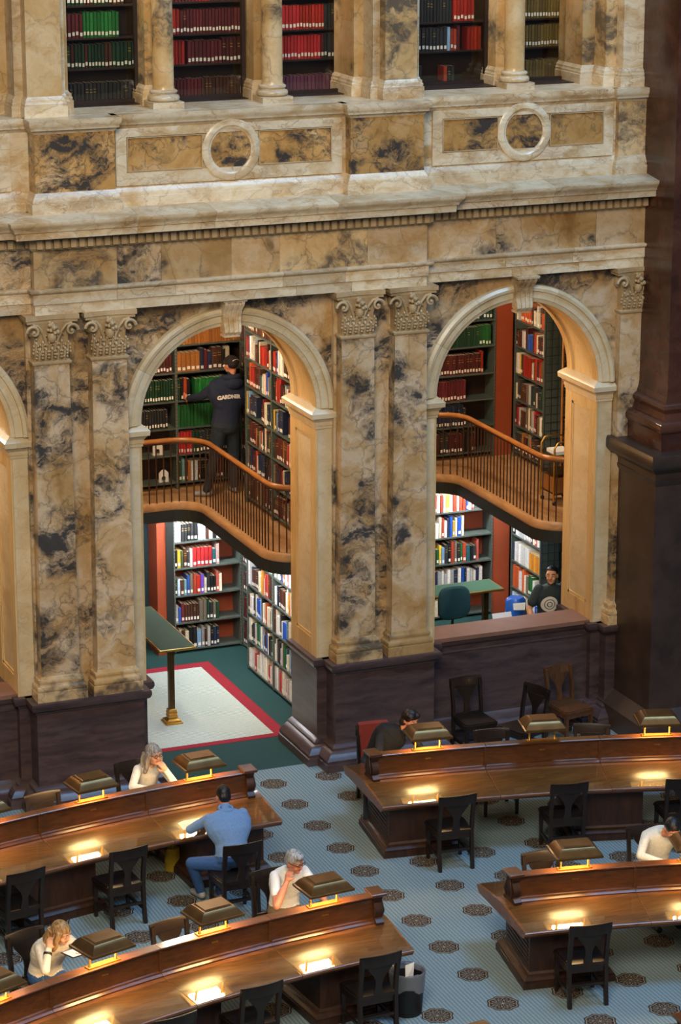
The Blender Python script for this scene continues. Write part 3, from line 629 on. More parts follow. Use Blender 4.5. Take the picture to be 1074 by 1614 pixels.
# --- right-hand window alcove
g1 = Frame('back', 4.02, 4.60); bookcase(g1, 1.69, ZF, 5.6, UZ, .32, 'dark bookcase on balcony behind the right window arch, left of red panel', back='shelf_wood')
M1 = 'balcony bookcase, right window arch'
for z, sp in ((4.81, '~ forest*5 moss*2'), (4.43, '~ forest*6 teal*2'), (4.05, 'teal*14 forest*18 green*5'), (3.65, 'maroon*16 royal maroon*14 red*1'), (3.27, 'wine*28'), (2.89, 'red*15 navy*7 navy*5 charcoal*1'), (2.50, 'brick*12 lteal*2 brown*3 charcoal*3 maroon*5 black*3 brown*2')):
    fill(g1, 1.69 if z != 3.27 else 1.30, z, .36, sp, ('shelf', z, M1), int(z*211), tagp=.7, thick=(.042, .05))
bookcase(g1, 1.69, 0.02, 2.16, LZ, .32, 'grey steel bookcase under balcony behind teal chair, left of red panel')
M2 = 'lower bookcase behind teal chair'
for z, sp, wd in ((1.63, '~ white*4 lblue brick*2 white blue yellow brick*3 salmon', 1.42), (1.25, '~ cream white brick yellow*2 white sky navy brick salmon royal cream', 1.30), (.85, '~ brick black orange yellow sky*1 teal green charcoal*2 forest taupe salmon', 1.50), (.45, '~ white*3 lgrey*3 white charcoal lgrey navy*2 royal', 1.60), (.06, '~ cream*2 white salmon cream brick tan', 1.2)):
    fill(g1, wd, z, .37, sp, ('shelf', z, M2), int(z*100)+45, tagp=.7, hh=(.62, .9), thick=(.038, .06))
g2 = Frame('right', 4.50, 5.96)
bookcase(g2, .96, ZF, 5.5, UZ, .30, 'dark steel bookcase on balcony right of the red panel, right window arch')
bookcase(g2, .96, 0.02, 2.16, LZ, .30, 'grey steel bookcase under balcony right of red panel, behind standing person')
for z, sp in zip(UZ, ('~ charcoal*4 tan brown*2 taupe', '~ maroon scarlet lgrey brown*3 taupe cream olive', '~ cream charcoal*2 brown*3 taupe lgrey charcoal forest', '~ white*2 yellow charcoal red*4 cream olive', '~ black maroon*2 white*2 maroon royal*3 brown brick cream', '~ cream lgrey orange*5 brown cream*2', '~ brown*3', '~ brown*3')):
    fill(g2, .96, z, .36, sp, ('shelf', z, 'balcony bookcase right of red panel'), int(z*401), tagp=.5, hh=(.6, .92), thick=(.045, .075))
for z, sp in zip(LZ, ('~ lblue*3 white royal cream*2', 'orange*3 white*2 orange cream taupe green*2 white', 'navy white*7 amber*5 cream', 'black white*2 lgrey*2 white pink lgrey maroon cream salmon white', '~ white lgrey cream')):
    fill(g2, .96, z, .37, sp, ('shelf', z, 'lower bookcase right of red panel'), int(z*431)+9, tagp=.4, hh=(.66, .95), thick=(.05, .08))
# bookcase seen through the lattice at the far right
g3 = Frame('back', 6.7, 4.60); bookcase(g3, 1.4, .02, 5.5, LZ+UZ, .3, 'shadowy bookcase beyond the lattice grille in right window alcove', back='shelf_wood')
for z in LZ+UZ: fill(g3, 1.4, z, .36, '~ brown*2 cream charcoal orange maroon black', ('shelf', z, 'bookcase beyond lattice grille'), int(z*91))
# --- gallery storey: bookcases behind the windows
ZG = [8.15, 8.62, 8.98, 9.36, 9.74]
def gal(name, x0, x1, y, rows, label, tagp=.9, thick=(.04, .05)):
    fr = Frame('back', x0, y); bookcase(fr, x1-x0, 8.12, 10.4, ZG, .3, label, 'shelf_wood', 'shelf_wood')
    for z, sp in zip(ZG, rows): fill(fr, x1-x0, z, .34, sp, ('shelf', z, name), int(z*100+x0*10), tagp=tagp, thick=thick, hh=(.78, .9))
gal('gallery bookcase, green-filled left window', -1.78, -.62, 1.25, ['charcoal*26', 'moss lime*4 forest maroon forest*3 maroon*1 forest*5 brown*2 forest*6', 'moss forest*4 wine*5 lime*10', 'moss*2 brown forest*6 maroon*3 forest*4 brown*4', 'forest*12 wine*12'], 'dark wooden gallery bookcase of green volumes behind the leftmost upper window')
gal('gallery bookcase, red-filled middle window', -.42, .90, 1.25, ['wine*12 brown*14', 'maroon*1 red*7 _.03 wine*9 maroon*6', 'wine*2 red*4 maroon*2 wine*20', 'wine*11 red*5 maroon*9', 'wine*26'], 'dark wooden gallery bookcase of red volumes behind the second upper window')
gal('gallery bookcase, scarlet-filled third window', 1.02, 2.35, 1.25, ['plum*18 charcoal*8', 'scarlet*15 wine*1 charcoal*9', 'scarlet*8 red*8 charcoal*9', 'wine*18 charcoal*8', 'wine*26'], 'dark wooden gallery bookcase of scarlet volumes behind the third upper window')
gal('gallery bookcase, dark fourth window', 2.75, 4.1, 1.45, ['charcoal*8 _.3 brick*1 charcoal*2', 'charcoal*14 sky*1 brick*2 wine*1 _.1 red*4', 'charcoal*18 _.02 red*6', 'charcoal*18 red*6', 'charcoal*26'], 'dark wooden gallery bookcase behind the fourth upper window', .5, (.042, .052))
gal('gallery bookcase, olive-filled rightmost window', 4.24, 5.4, 1.45, ['olive*22', 'brick*3 olive*22', 'brick*3 olive*22', 'olive*22', 'olive*22'], 'dark wooden gallery bookcase of olive volumes behind the rightmost upper window', .8)
# dark window frames with glass in front of them
for n_, (x0, x1, y) in enumerate(((-1.86, -.80, .80), (-.50, .54, .80), (.85, 1.90, .80), (2.58, 3.80, .95), (4.12, 5.0, .95))):
    fm = MB(); 
    for b_ in ((x0, y, 8.24, x1, y+.05, 8.30), (x0, y, 8.3, x0+.045, y+.05, 11), (x1-.045, y, 8.3, x1, y+.05, 11)): fm.box(*b_)
    fo = fm.build('window_%d' % (n_+1), 'shelf_wood'); fo['kind'] = 'structure'
    B('window_pane', 'window_glass', fo, x0+.045, y+.02, 8.30, x1-.045, y+.026, 11)
    B('window_ledge', 'sill_stone' if False else 'shelf_wood', fo, x0, .60, 8.24, x1, y, 8.262)
# --- lights of the alcoves: fluorescent tubes under the balconies, warm lamps above
def tube_light(label, p0, p1, mat, r=.014):
    c = (Vector(p0)+Vector(p1))/2; t = thing('tube_light', label, 'light', c)
    a, b = Vector(p0)-c, Vector(p1)-c
    MB().tube([a, b], r, 8).build('tube', mat, t, 60)
    d = (b-a).normalized(); s_ = Vector((d.y, -d.x, 0))*.04
    MB().add([a+s_+Vector((0, 0, .012)), b+s_+Vector((0, 0, .012)), b-s_+Vector((0, 0, .012)), a-s_+Vector((0, 0, .012)), a+s_+Vector((0, 0, .020)), b+s_+Vector((0, 0, .020)), b-s_+Vector((0, 0, .020)), a-s_+Vector((0, 0, .020))], [(0, 1, 2, 3), (7, 6, 5, 4), (0, 4, 5, 1), (1, 5, 6, 2), (2, 6, 7, 3), (3, 7, 4, 0)]).build('housing', 'white_paper', t)
tube_light('white tube light under balcony above the right-hand doorway bookcases', (1.02, 1.6, 2.158), (1.02, 3.4, 2.158), 'tube_glow')
tube_light('white tube light under balcony along doorway back bookcase', (-.2, 4.02, 2.158), (.75, 4.02, 2.158), 'tube_glow')
tube_light('white tube light under balcony along right window back bookcase', (3.5, 4.02, 2.158), (4.5, 4.02, 2.158), 'tube_glow')
tube_light('white tube light under balcony above standing person in right alcove', (4.84, 2.3, 2.158), (4.84, 3.5, 2.158), 'tube_glow')
tube_light('warm tube light on doorway alcove ceiling', (.2, 2.0, 5.85), (.2, 4.2, 5.85), 'warm_tube', .04)
tube_light('warm tube light on right window alcove ceiling', (S+.3, 2.0, 5.85), (S+.3, 4.2, 5.85), 'warm_tube', .04)
for x_, y_, sx_, sy_ in ((1.06, 2.5, .05, 1.9), (.3, 4.04, 1.1, .05), (4.89, 2.8, .05, 1.4), (4.0, 4.04, 1.1, .05), (1.25, 4.3, .5, .05), (5.3, 4.3, .5, .05)):  # unseen fill lamps added under the balconies to brighten the lower shelves
    o = area('shelf_fill', (x_, y_, 2.165), (x_+(.35 if sx_ < .1 else 0), y_+(.18 if sx_ > .1 else 0), 1.0), sx_, 26, (.92, .96, 1.0), sy_)
    o.rotation_euler = (0, math.radians(-20), 0) if sx_ < .1 else (math.radians(20), 0, 0)
for k in BAYS:
    l = bpy.data.lights.new('alcove_sconce', 'POINT'); l.energy = 70; l.color = (1, .58, .22); l.shadow_soft_size = .12
    o = bpy.data.objects.new('alcove_sconce', l); COL.objects.link(o); o.location = (k*S-1.0, 1.5, 3.9)
    l = bpy.data.lights.new('alcove_ceiling_lamp', 'POINT'); l.energy = 210; l.color = (1, .82, .60); l.shadow_soft_size = .2
    o = bpy.data.objects.new('alcove_ceiling_lamp', l); COL.objects.link(o); o.location = (k*S+.1, 2.6, 5.5)
for x in (-1.3, 0.1, 1.6, 3.3, 4.6):
    l = bpy.data.lights.new('gallery_lamp', 'POINT'); l.energy = 45; l.color = (1, .88, .70); l.shadow_soft_size = .15
    o = bpy.data.objects.new('gallery_lamp', l); COL.objects.link(o); o.location = (x, 1.0, 10.2)
# ================================================================== reading desks, lamps, chairs
OY = -19.5
OX = {-1: 0.0, 1: -.9}         # the right-hand desks are struck from a centre a little further left
def pol(r, th, z, s=None):
    s = s if s else (1 if th > 0 else -1); return (OX[s]+r*math.sin(th), OY+r*math.cos(th), z)
def th_end(r, s, x=.62, rd=None):
    if s > 0 and rd: x += .06*(r-rd)
    return math.asin((s*x-OX[s])/r)
RINGS = {1: dict(rn=16.18, rd=16.93, rf=17.57, l={-1: (.0802, .0785), 1: (.1374, .0817)}), 2: dict(rn=12.50, rd=13.19, rf=13.84, l={-1: (.1019, .096), 1: (.1763, .099)}), 3: dict(rn=8.90, rd=9.60, rf=10.25, l={-1: (.14, .13), 1: (.235, .13)})}
def sector(prof, s, ta, tb, n=8, endx=None, rd=None):
    """loft a (radius, z) outline along the arc; when endx is given the first end is cut straight along the aisle"""
    rings = []
    for i in range(n+1):
        q = i/n; rings.append([pol(r, (th_end(r, s, endx, rd) if endx else ta)*(1-q)+tb*q, z, s) for r, z in prof])
    return MB().loft(rings)
ZT = .765
def desk_z(ring, off):      # height of the sloping top at a distance from the divider (minus: the side towards the room's centre)
    c = RINGS[ring]; L = (c['rd']-.05-c['rn']) if off < 0 else (c['rf']-c['rd']-.05); return ZT-(ZT-.70)*max(0, abs(off)-.05)/L+.008
def desk(ring, s, nunits, label):
    zt = lambda r: desk_z(ring, r-RINGS[ring]['rd'])-.008
    c = RINGS[ring]; rn, rd, rf = c['rn'], c['rd'], c['rf']
    t = thing('reading_desk', label, 'desk'); l0, dl = c['l'][s]; bounds = [None]+[s*(l0+dl*(k+.5)) for k in range(nunits)]
    top = [(rn, .670), (rn, .692), (rn+.01, .70), (rd-.05, ZT), (rd+.05, ZT), (rf-.01, .70), (rf, .692), (rf, .670), (rf-.02, .665), (rf-.03, .64), (rf-.06, .62), (rn+.06, .62), (rn+.03, .64), (rn+.02, .665)]
    div = [(rd-.085, .76), (rd-.085, .775), (rd-.06, .79), (rd-.055, .805), (rd-.036, .812), (rd-.034, .822), (rd-.034, 1.015), (rd-.05, 1.028), (rd-.062, 1.035), (rd-.066, 1.05), (rd-.06, 1.056), (rd+.06, 1.056), (rd+.066, 1.05), (rd+.062, 1.035), (rd+.05, 1.028), (rd+.034, 1.015), (rd+.034, .822), (rd+.036, .812), (rd+.055, .805), (rd+.06, .79), (rd+.085, .775), (rd+.085, .76)]
    for k in range(nunits):
        tb = bounds[k+1]; ta = bounds[k]; ex = .62 if k == 0 else None; g = s*.0002
        sector(top, s, (ta or 0)+g, tb-g, 8, ex, rd).build('tabletop', 'desk_wood', t, 40)
        sector(div, s, (ta or 0)+g, tb-g, 8, .80 if k == 0 else None, rd).build('divider_board', 'desk_rail', t, 40)
        th = s*(l0+dl*k)
        for (ra, rb) in ((rn+.012, rd-.15), (rd+.15, rf-.012)):
            e = .645 if k == 0 else None
            sector([(ra, zt(ra)+.0015), (ra, zt(ra)+.0075), (rb, zt(rb)+.0075), (rb, zt(rb)+.0015)], s, (ta or 0)+s*.0006, tb-s*.0006, 8, e, rd).build('glass_top', 'glass', t)
        M = Matrix.Translation(pol(rd, th, 0)) @ Matrix.Rotation(-th, 4, 'Z')
        MB().box(-.035, -.040, .945, .035, -.034, .960).xf(M).build('brass_plate', 'brass', t)
        mj = Matrix.Translation(pol(rd, tb, 0)) @ Matrix.Rotation(-tb, 4, 'Z')
        MB().box(-.018, -.052, .80, .018, .052, 1.04).xf(mj).build('joint_strip', 'desk_rail', t)
    # scrolled bracket closing the divider at the aisle
    y0 = pol(rd, th_end(rd, s, .76), 0)[1]
    prof = [(.02, .76), (.13, .76), (.135, .79), (.11, .805), (.085, .83), (.105, .87), (.108, .91), (.085, .95), (.062, .98), (.07, 1.01), (.092, 1.03), (.10, 1.06), (.0, 1.07)]
    pl = [(y, z) for y, z in prof]+[(-y, z) for y, z in prof[::-1]]
    xa, xb = sorted((s*.715, s*.80))
    br = MB().prism(pl, lambda u, v, d: (d, y0+u, v), xa, xb).build('end_bracket', 'desk_dark', t, 40)
    MB().mould(xa, xb, y0-.075, y0+.075, [(1.05, .02), (1.06, .035), (1.085, .038), (1.09, .03)], (1, 1, 1, 1)).build('bracket_cap', 'desk_rail', br)
    sc = MB()
    for q in (-.035, 0, .035): sc.tube([(s*.712, y0+q*1.6, .82), (s*.705, y0+q*2.0, .89), (s*.708, y0+q, .97), (s*.712, y0+q*.6, 1.03)], [.012, .022, .018, .010], 6)
    sc.build('carved_leaf', 'desk_dark', br, 60)
    # pedestals
    peds = [(s*.80, s*1.62, None)]+[(None, None, bounds[j]) for j in range(2, nunits+1, 1) if j == 2 or j == 4]
    for xa, xb, tb in peds:
        r0, r1 = rn+.22, rf-.25
        th = math.asin((s*1.21-OX[s])/((r0+r1)/2)) if tb is None else tb; hw = .41 if tb is None else .42
        M = Matrix.Translation(pol((r0+r1)/2, th, 0)) @ Matrix.Rotation(-th, 4, 'Z'); d = (r1-r0)/2
        p = MB().box(-hw, -d, .10, hw, d, .63).xf(M).build('pedestal', 'desk_dark', t)
        MB().mould(-hw, hw, -d, d, [(0, .085), (.07, .085), (.075, .07), (.09, .072), (.11, .05), (.13, .03), (.135, .015), (.16, .0)], (1, 1, 1, 1)).xf(M).build('pedestal_plinth', 'desk_dark', p, 40)
        MB().mould(-hw, hw, -d, d, [(.56, 0), (.59, .02), (.62, .05), (.63, .06)], (1, 1, 1, 1)).xf(M).build('pedestal_cornice', 'desk_dark', p, 40)
        for q in range(7):
            xx = (-hw-.008, -hw) if s > 0 else (hw, hw+.008)
            MB().box(xx[0], -d+.06, .20+.05*q, xx[1], d-.06, .225+.05*q).xf(M).build('louvre_slat', 'desk_dark', p)
    return t
desk(1, -1, 4, 'curved wooden desk nearest the doorway, where the man in blue shirt sits')
desk(2, -1, 4, 'curved wooden desk in the left foreground with the waste bin beside it')
desk(1, 1, 4, 'curved wooden desk below the right window arch, where person in black reads')
desk(2, 1, 3, 'curved wooden desk at right with one glowing lamp above its aisle end')
desk(3, -1, 2, 'curved wooden desk hidden below the bottom edge except for its lamp')
desk(3, 1, 2, 'curved wooden desk barely entering the bottom right corner')

def lamp_parts(on=True):
    P = []
    sh = MB()
    prof = [(1.230, .25, .20), (1.253, .252, .202), (1.259, .235, .187), (1.280, .222, .172), (1.305, .205, .155), (1.327, .182, .133), (1.333, .172, .124), (1.337, .172, .124)]
    ring = lambda z, a, b: [(-a, -b, z), (a, -b, z), (a, b, z), (-a, b, z)]
    inn = [(1.327, .165, .115), (1.275, .21, .16), (1.231, .243, .193)]
    sh.loft([ring(*p) for p in prof[::-1]], cap=False); k = len(sh.f)
    sh.f.append((0, 1, 2, 3)); sh.mi.append(0)
    sh.loft([ring(*p) for p in inn], 1, cap=False); kk = len(sh.v)-12; sh.f.append((kk, kk+1, kk+2, kk+3)); sh.mi.append(1)
    o = len(prof)*4-4; a = kk+8
    for j in range(4): sh.f.append((o+j, o+(j+1) % 4, a+(j+1) % 4, a+j)); sh.mi.append(0)
    P.append(('shade', sh.mesh('shade', ['bronze', 'shade_inside'], 30)))
    P.append(('top_panel', MB().mould(-.142, .142, -.098, .098, [(1.335, .008), (1.341, .008), (1.344, 0), (1.348, 0)], (1, 1, 1, 1)).mesh('top_panel', 'bronze')))
    for x in (-.15, .15):
        P.append(('post', MB().lathe(x, -.0, [(.020, 1.066), (.020, 1.072), (.012, 1.078), (.012, 1.27)], 10).mesh('post', 'brass', 60)))
    P.append(('base_plate', MB().box(-.185, -.040, 1.056, .185, .040, 1.067).mesh('base_plate', 'brass')))
    P.append(('diffuser', MB().box(-.165, -.115, 1.251, .165, .115, 1.265).mesh('diffuser', 'lamp_glow' if on else 'shade_inside')))
    return P
LP_ON, LP_OFF = lamp_parts(True), lamp_parts(False)
def lamp(ring, s, k, label, on=True):
    c = RINGS[ring]; th = s*(c['l'][s][0]+c['l'][s][1]*k)
    t = thing('desk_lamp', label, 'lamp', pol(c['rd'], th, 0), -th, 'bronze desk lamps on the reading desks')
    for n_, me in (LP_ON if on else LP_OFF): ob(n_, me, t)
lamp(1, -1, 0, 'bronze desk lamp right of the woman with long grey hair'); lamp(1, -1, 1, 'bronze desk lamp left of the woman with long grey hair')
lamp(1, -1, 2, 'bronze desk lamp sliver at the left picture edge, on the doorway desk')
lamp(2, -1, 0, 'bronze desk lamp in front of the grey-haired man in white tee'); lamp(2, -1, 1, 'bronze desk lamp above the empty foreground chair, between the two readers')
lamp(2, -1, 2, 'bronze desk lamp right of the blonde woman with wristwatch'); lamp(2, -1, 3, 'bronze desk lamp cut off in the bottom left corner, beside the blonde woman')
lamp(1, 1, 0, 'bronze desk lamp in front of the person in black'); lamp(1, 1, 1, 'unlit bronze desk lamp in front of the pale wooden chair', False); lamp(1, 1, 2, 'bronze desk lamp at the right edge, nearest the great pier')
lamp(2, 1, 0, 'bronze desk lamp nearest the aisle end of the right foreground desk'); lamp(2, 1, 1, 'bronze desk lamp hiding the face of the man in pale shirt')
lamp(3, -1, 0, 'bronze desk lamp top peeking over the bottom edge, right of the waste bin'); lamp(3, 1, 0, 'bronze desk lamp below the bottom edge on the corner desk')

# ---- chairs
def chair_parts(wood, seatm, pad=None):
    P = []
    def add(n, mb, sm=40, m=wood): P.append((n, mb.mesh(n, m, sm)))
    pl = [(-.205, -.21), (.205, -.21), (.235, .20), (.21, .235), (-.21, .235), (-.235, .20)]
    add('seat', MB().prism(pl, lambda u, v, d: (u, v, d), .425, .448).prism([(x*.93, y*.93) for x, y in pl], lambda u, v, d: (u, v, d), .448, .462), 40, seatm)
    add('seat_frame', MB().prism([(x*.94, y*.94) for x, y in pl], lambda u, v, d: (u, v, d), .365, .425))
    for sx in (-1, 1):
        add('leg', MB().loft([[(sx*.195-a, .19-a, z), (sx*.195+a, .19-a, z), (sx*.195+a, .19+a, z), (sx*.195-a, .19+a, z)] for z, a in ((0, .017), (.3, .021), (.43, .023))]))
        x = sx*.195
        add('leg', MB().loft([[(x-.02, y-.022, z), (x+.02, y-.022, z), (x+.02, y+.022, z), (x-.02, y+.022, z)] for y, z in ((-.235, 0), (-.205, .22), (-.195, .44), (-.21, .62), (-.245, .80), (-.262, .90))]))
        add('stretcher', MB().box(x-.011, -.20, .145, x+.011, .18, .175))
    add('stretcher', MB().box(-.19, -.03, .15, .19, -.008, .172)); add('stretcher', MB().box(-.18, -.215, .22, .18, -.195, .25))
    # curved crest rail
    n = 8; pr = [(-.012, .80), (.012, .80), (.012, .90), (.006, .925), (-.010, .925), (-.014, .90)]
    add('crest_rail', MB().loft([[(x, -.246+y-.03*(1-(x/.225)**2)-(z-.80)*.16, z-.012*(abs(x)/.225)**2*0) for y, z in pr] for x in [-.225+.45*i/n for i in range(n+1)]]))
    half = [(.050, .455), (.046, .50), (.036, .56), (.038, .62), (.060, .68), (.098, .73), (.128, .77), (.145, .82)]
    outl = half+[(-x, z) for x, z in half[::-1]]
    f = lambda u, v, d: (u, -.205-.04*max(0, (v-.5)/.4)-.026*max(0, (v-.5)/.35)*(1-(u/.225)**2)+d, v)
    add('splat', MB().prism(outl, f, -.009, .009))
    add('back_rail', MB().box(-.18, -.215, .44, .18, -.19, .475))
    if pad:
        add('back_pad', MB().loft([[(x, -.24+y-.02*(1-(x/.2)**2)-(z-.5)*.11, z) for y, z in ((0, .48), (.05, .5), (.055, .72), (.05, .93), (0, .95), (-.03, .93), (-.03, .5))] for x in (-.185, -.17, -.09, 0, .09, .17, .185)]), 40, pad)
    return P
simple('red_cushion', '#7c2413', .7, var=.1)
CH = {'dark': chair_parts('chair_wood', 'chair_wood'), 'light': chair_parts('chair_light', 'chair_light'), 'red': chair_parts('chair_wood', 'red_cushion', 'red_cushion')}
def chair(x, y, rz, label, kind='dark'):
    t = thing('wooden_chair', label, 'chair', (x, y, 0), rz, 'wooden library chairs')
    for n_, me in CH[kind]: ob(n_, me, t)
    return t
chair(-3.86, -3.86, .2, 'dark chair at the left picture edge, pushed to the doorway desk')
chair(-2.66, -3.69, .14, 'empty dark chair behind the desk, left of the man in blue shirt')
chair(-1.45, -4.02, .03, 'dark chair under the man in blue shirt')
chair(1.31, -3.62, -.09, 'empty dark chair facing the lamp of the person in black')
chair(2.67, -3.76, -.18, 'empty dark chair facing the unlit lamp')
chair(3.98, -4.12, -.24, 'dark chair cut by the right edge, facing the lamp near the pier')
chair(1.11, -7.30, -.14, 'empty dark chair at the right foreground desk, on blue carpet')
chair(2.54, -7.47, -.2, 'dark chair leg at right edge, under the right foreground desk')
chair(-1.17, -7.16, .05, 'empty dark chair beside the waste bin')
chair(-2.50, -7.35, .12, 'dark chair cut by the bottom edge, second from the waste bin')
chair(-3.50, -7.68, .2, 'dark chair top at the bottom edge, third from the waste bin')
chair(-3.00, -2.32, PI+.16, 'dark chair pushed in behind the left lamp of the doorway desk')
chair(-1.76, -1.74, PI+.12, 'dark chair under the woman with long grey hair')
chair(-2.77, -6.14, PI+.2, 'dark chair pushed in between grey-haired man and blonde woman')
chair(-1.42, -5.32, PI+.08, 'dark chair under the grey-haired man in white tee')
chair(-4.17, -5.84, PI+.28, 'dark chair under the blonde woman with wristwatch')
chair(1.40, -5.97, PI-.1, 'brown chair pushed in behind the lamp of right foreground desk')
chair(2.76, -5.74, PI-.2, 'dark chair under the man in pale shirt at right edge')
chair(1.27, -1.64, PI-.12, 'chair with orange-red padded back under the person in black', 'red')
chair(2.50, -2.36, PI-.15, 'dark chair pushed in behind the unlit lamp')
chair(3.62, -2.62, PI-.5, 'dark chair glinting beside the lamp near the great pier')
chair(3.06, -.50, PI+.02, 'dark glossy chair against the wall, leftmost of three')
chair(3.50, -.98, PI/2+.35, 'dark chair turned sideways, between the other two wall chairs')
chair(4.40, -.52, PI+.2, 'pale honey-coloured wooden chair against the dark wall', 'light')

# ---- waste bin with plastic liner
t = thing('waste_bin', 'black round waste bin with clear plastic liner and crumpled paper', 'bin', (-.665, -6.95, 0))
MB().lathe(0, 0, [(.145, 0), (.15, .01), (.178, .44), (.181, .455), (.173, .455), (.168, .44), (.14, .02)], 24).build('bin_body', 'black', t, 40)
def linermat():
    s = NT('liner'); s.fin(lin('#8b93a0'), .25, **{'Alpha': .55}); MAT['liner'] = s.m
linermat()
rr = random.Random(5); n = 36; rings = []
for r, z in ((.172, .28), (.179, .34), (.184, .42), (.188, .458), (.182, .475), (.167, .465), (.157, .41)):
    rings.append([((r+rr.uniform(-.006, .004)+.004*math.sin(7*a))*math.cos(a), (r+.004*math.sin(5*a))*math.sin(a), z+(.035*math.sin(3*a+1)+rr.uniform(-.01, .01) if z < .34 else rr.uniform(-.004, .006))) for a in [2*PI*i/n for i in range(n)]])
MB().loft(rings, cap=False).build('plastic_liner', 'liner', t, 60)
MB().loft([[(-.03, -.02, .34), (.06, -.01, .36), (.065, .0, .36), (-.025, -.01, .34)], [(-.015, .02, .50), (.075, .0, .53), (.08, .01, .53), (-.01, .03, .50)]]).build('crumpled_paper', 'white_paper', t)

# ---- doorway alcove: carpet inlay, tall table
t = thing('rug', 'pale rug with crimson border inside the doorway', 'rug')
MB().box(-.95, 1.10, 0, .95, 3.945, .006).build('rug_field', 'rug_white', t)
bd = MB(); 
for b_ in ((-1.126, .98, 1.126, 1.10), (-1.126, 3.945, 1.126, 4.13), (-1.126, 1.10, -.95, 3.945), (.95, 1.10, 1.126, 3.945)): bd.box(b_[0], b_[1], 0, b_[2], b_[3], .005)
bd.build('rug_border', 'rug_red', t)
simple('green_baize', '#1c4630', .85, var=.08, scale=30); simple('dark_baize', '#1a3322', .8, var=.08, scale=30)
def reading_table(label, x0, x1, y0, y1, z, legs, top='dark_baize'):
    t = thing('standing_table', label, 'table', ((x0+x1)/2, (y0+y1)/2, 0)); cx, cy = (x0+x1)/2, (y0+y1)/2
    hx, hy = (x1-x0)/2, (y1-y0)/2
    MB().mould(-hx, hx, -hy, hy, [(z-.035, -.01), (z-.03, 0), (z-.005, 0), (z, -.004)], (1, 1, 1, 1)).build('table_edge', 'brass', t)
    B('table_top', top, t, -hx+.018, -hy+.018, z-.002, hx-.018, hy-.018, z+.003)
    for lx, ly in legs:
        lx -= cx; ly -= cy
        l = MB().mould(lx-.036, lx+.036, ly-.036, ly+.036, [(.16, 0), (.2, 0), (z-.03, 0)], (1, 1, 1, 1)).build('table_leg', 'leg_bronze', t)
        MB().mould(lx-.04, lx+.04, ly-.04, ly+.04, [(0, .075), (.025, .075), (.03, .06), (.05, .055), (.07, .02), (.08, .005), (.085, .02), (.11, .022), (.13, .015), (.15, .02), (.17, .012), (.19, .012), (.20, 0)], (1, 1, 1, 1)).build('leg_foot', 'brass', l)
reading_table('tall green-topped table with one bronze pillar leg on the doorway rug', -.33, .17, 1.85, 3.72, 1.05, ((-.14, 1.98), (-.14, 3.55)))
reading_table('tall green-topped table behind the teal chair in right window alcove', 3.2, 4.98, 2.66, 3.16, 1.04, ((3.4, 2.9), (4.8, 2.9)), 'green_baize')
# ---- right window alcove: desk with screens, chair, bag
simple('teal_fabric', '#1d4a52', .85, var=.08, scale=40); simple('blue_bag', '#1c4f9c', .35, var=.2, scale=6)
t = thing('office_chair', 'teal fabric office chair behind the right window sill', 'chair', (3.92, 2.05, 0), PI)
MB().loft([[(.235*f*math.copysign(abs(math.cos(a))**.6, math.cos(a)), .02*g+.03*math.cos(a)**2, 1.14+.235*f*math.copysign(abs(math.sin(a))**.6, math.sin(a))) for a in [2*PI*i/28 for i in range(28)]] for f, g in ((.9, -2), (1, -1), (1, 1), (.9, 2))]).build('backrest', 'teal_fabric', t, 40)
MB().prism([(-.22, .05), (.22, .05), (.24, .45), (.18, .5), (-.18, .5), (-.24, .45)], lambda u, v, d: (u, v, d), .47, .55).build('seat', 'teal_fabric', t)
MB().tube([(0, 0, .95), (0, -.05, .7), (0, .1, .48), (0, .25, .47)], .02, 8).build('back_arm', 'black', t, 60)
MB().lathe(0, .25, [(.03, .08), (.025, .3), (.03, .48)], 12).build('column', 'black', t, 60)
for i in range(5):
    a = 2*PI*i/5; MB().tube([(0, .25, .1), (.28*math.cos(a), .25+.28*math.sin(a), .05)], [.025, .016], 6).sphere((.28*math.cos(a), .25+.28*math.sin(a), .027), .027, None, None, 8, 6).build('foot', 'black', t, 60)
t = thing('work_table', 'dark work table just behind the right window sill', 'table', (4.3, 1.35, 0))
B('table_top', 'desk_dark', t, -1.0, -.4, .84, .55, .4, .88)
for x in (-.95, .45):
    for y in (-.36, .33): B('leg', 'desk_dark', t, x, y, 0, x+.05, y+.05, .84)
t = thing('laptop', 'open black laptop standing behind the right window sill', 'laptop', (4.56, 1.38, .88))
B('keyboard_base', 'black', t, -.18, -.12, 0, .18, .12, .018); MB().loft([[(-.18, -.12, .018), (.18, -.12, .018), (.18, -.108, .018), (-.18, -.108, .018)], [(-.18, -.20, .25), (.18, -.20, .25), (.18, -.188, .25), (-.18, -.188, .25)]]).build('lid', 'black', t)
o = MB().loft([[(-.14, 0, 0), (.14, 0, 0), (.14, .006, 0), (-.14, .006, 0)], [(-.15, .09, .24), (.13, .09, .24), (.13, .096, .24), (-.15, .096, .24)]]).build('paper_sheet', 'white_paper', None, None, (4.30, 1.22, .93)); tag(o, 'white sheet propped up behind the right window sill', 'paper')
o = MB().box(-.12, .0, 0, .12, .12, .05).build('letter_tray', 'black', None, None, (4.30, 1.23, .88)); tag(o, 'low black tray holding up the white sheet behind right window sill', 'tray')
t = thing('plastic_bag', 'bright blue plastic bag on lower shelf beside standing person', 'bag', (5.62, 3.62, .02))
MB().loft([[((.17*f+.02*math.sin(5*a+z*9))*math.cos(a), (.13*f+.015*math.cos(4*a))*math.sin(a), z) for a in [2*PI*i/20 for i in range(20)]] for z, f in ((0, .8), (.03, .9), (.3, .95), (.5, .85), (.54, .7))]).build('bag_body', 'blue_bag', t, 60)
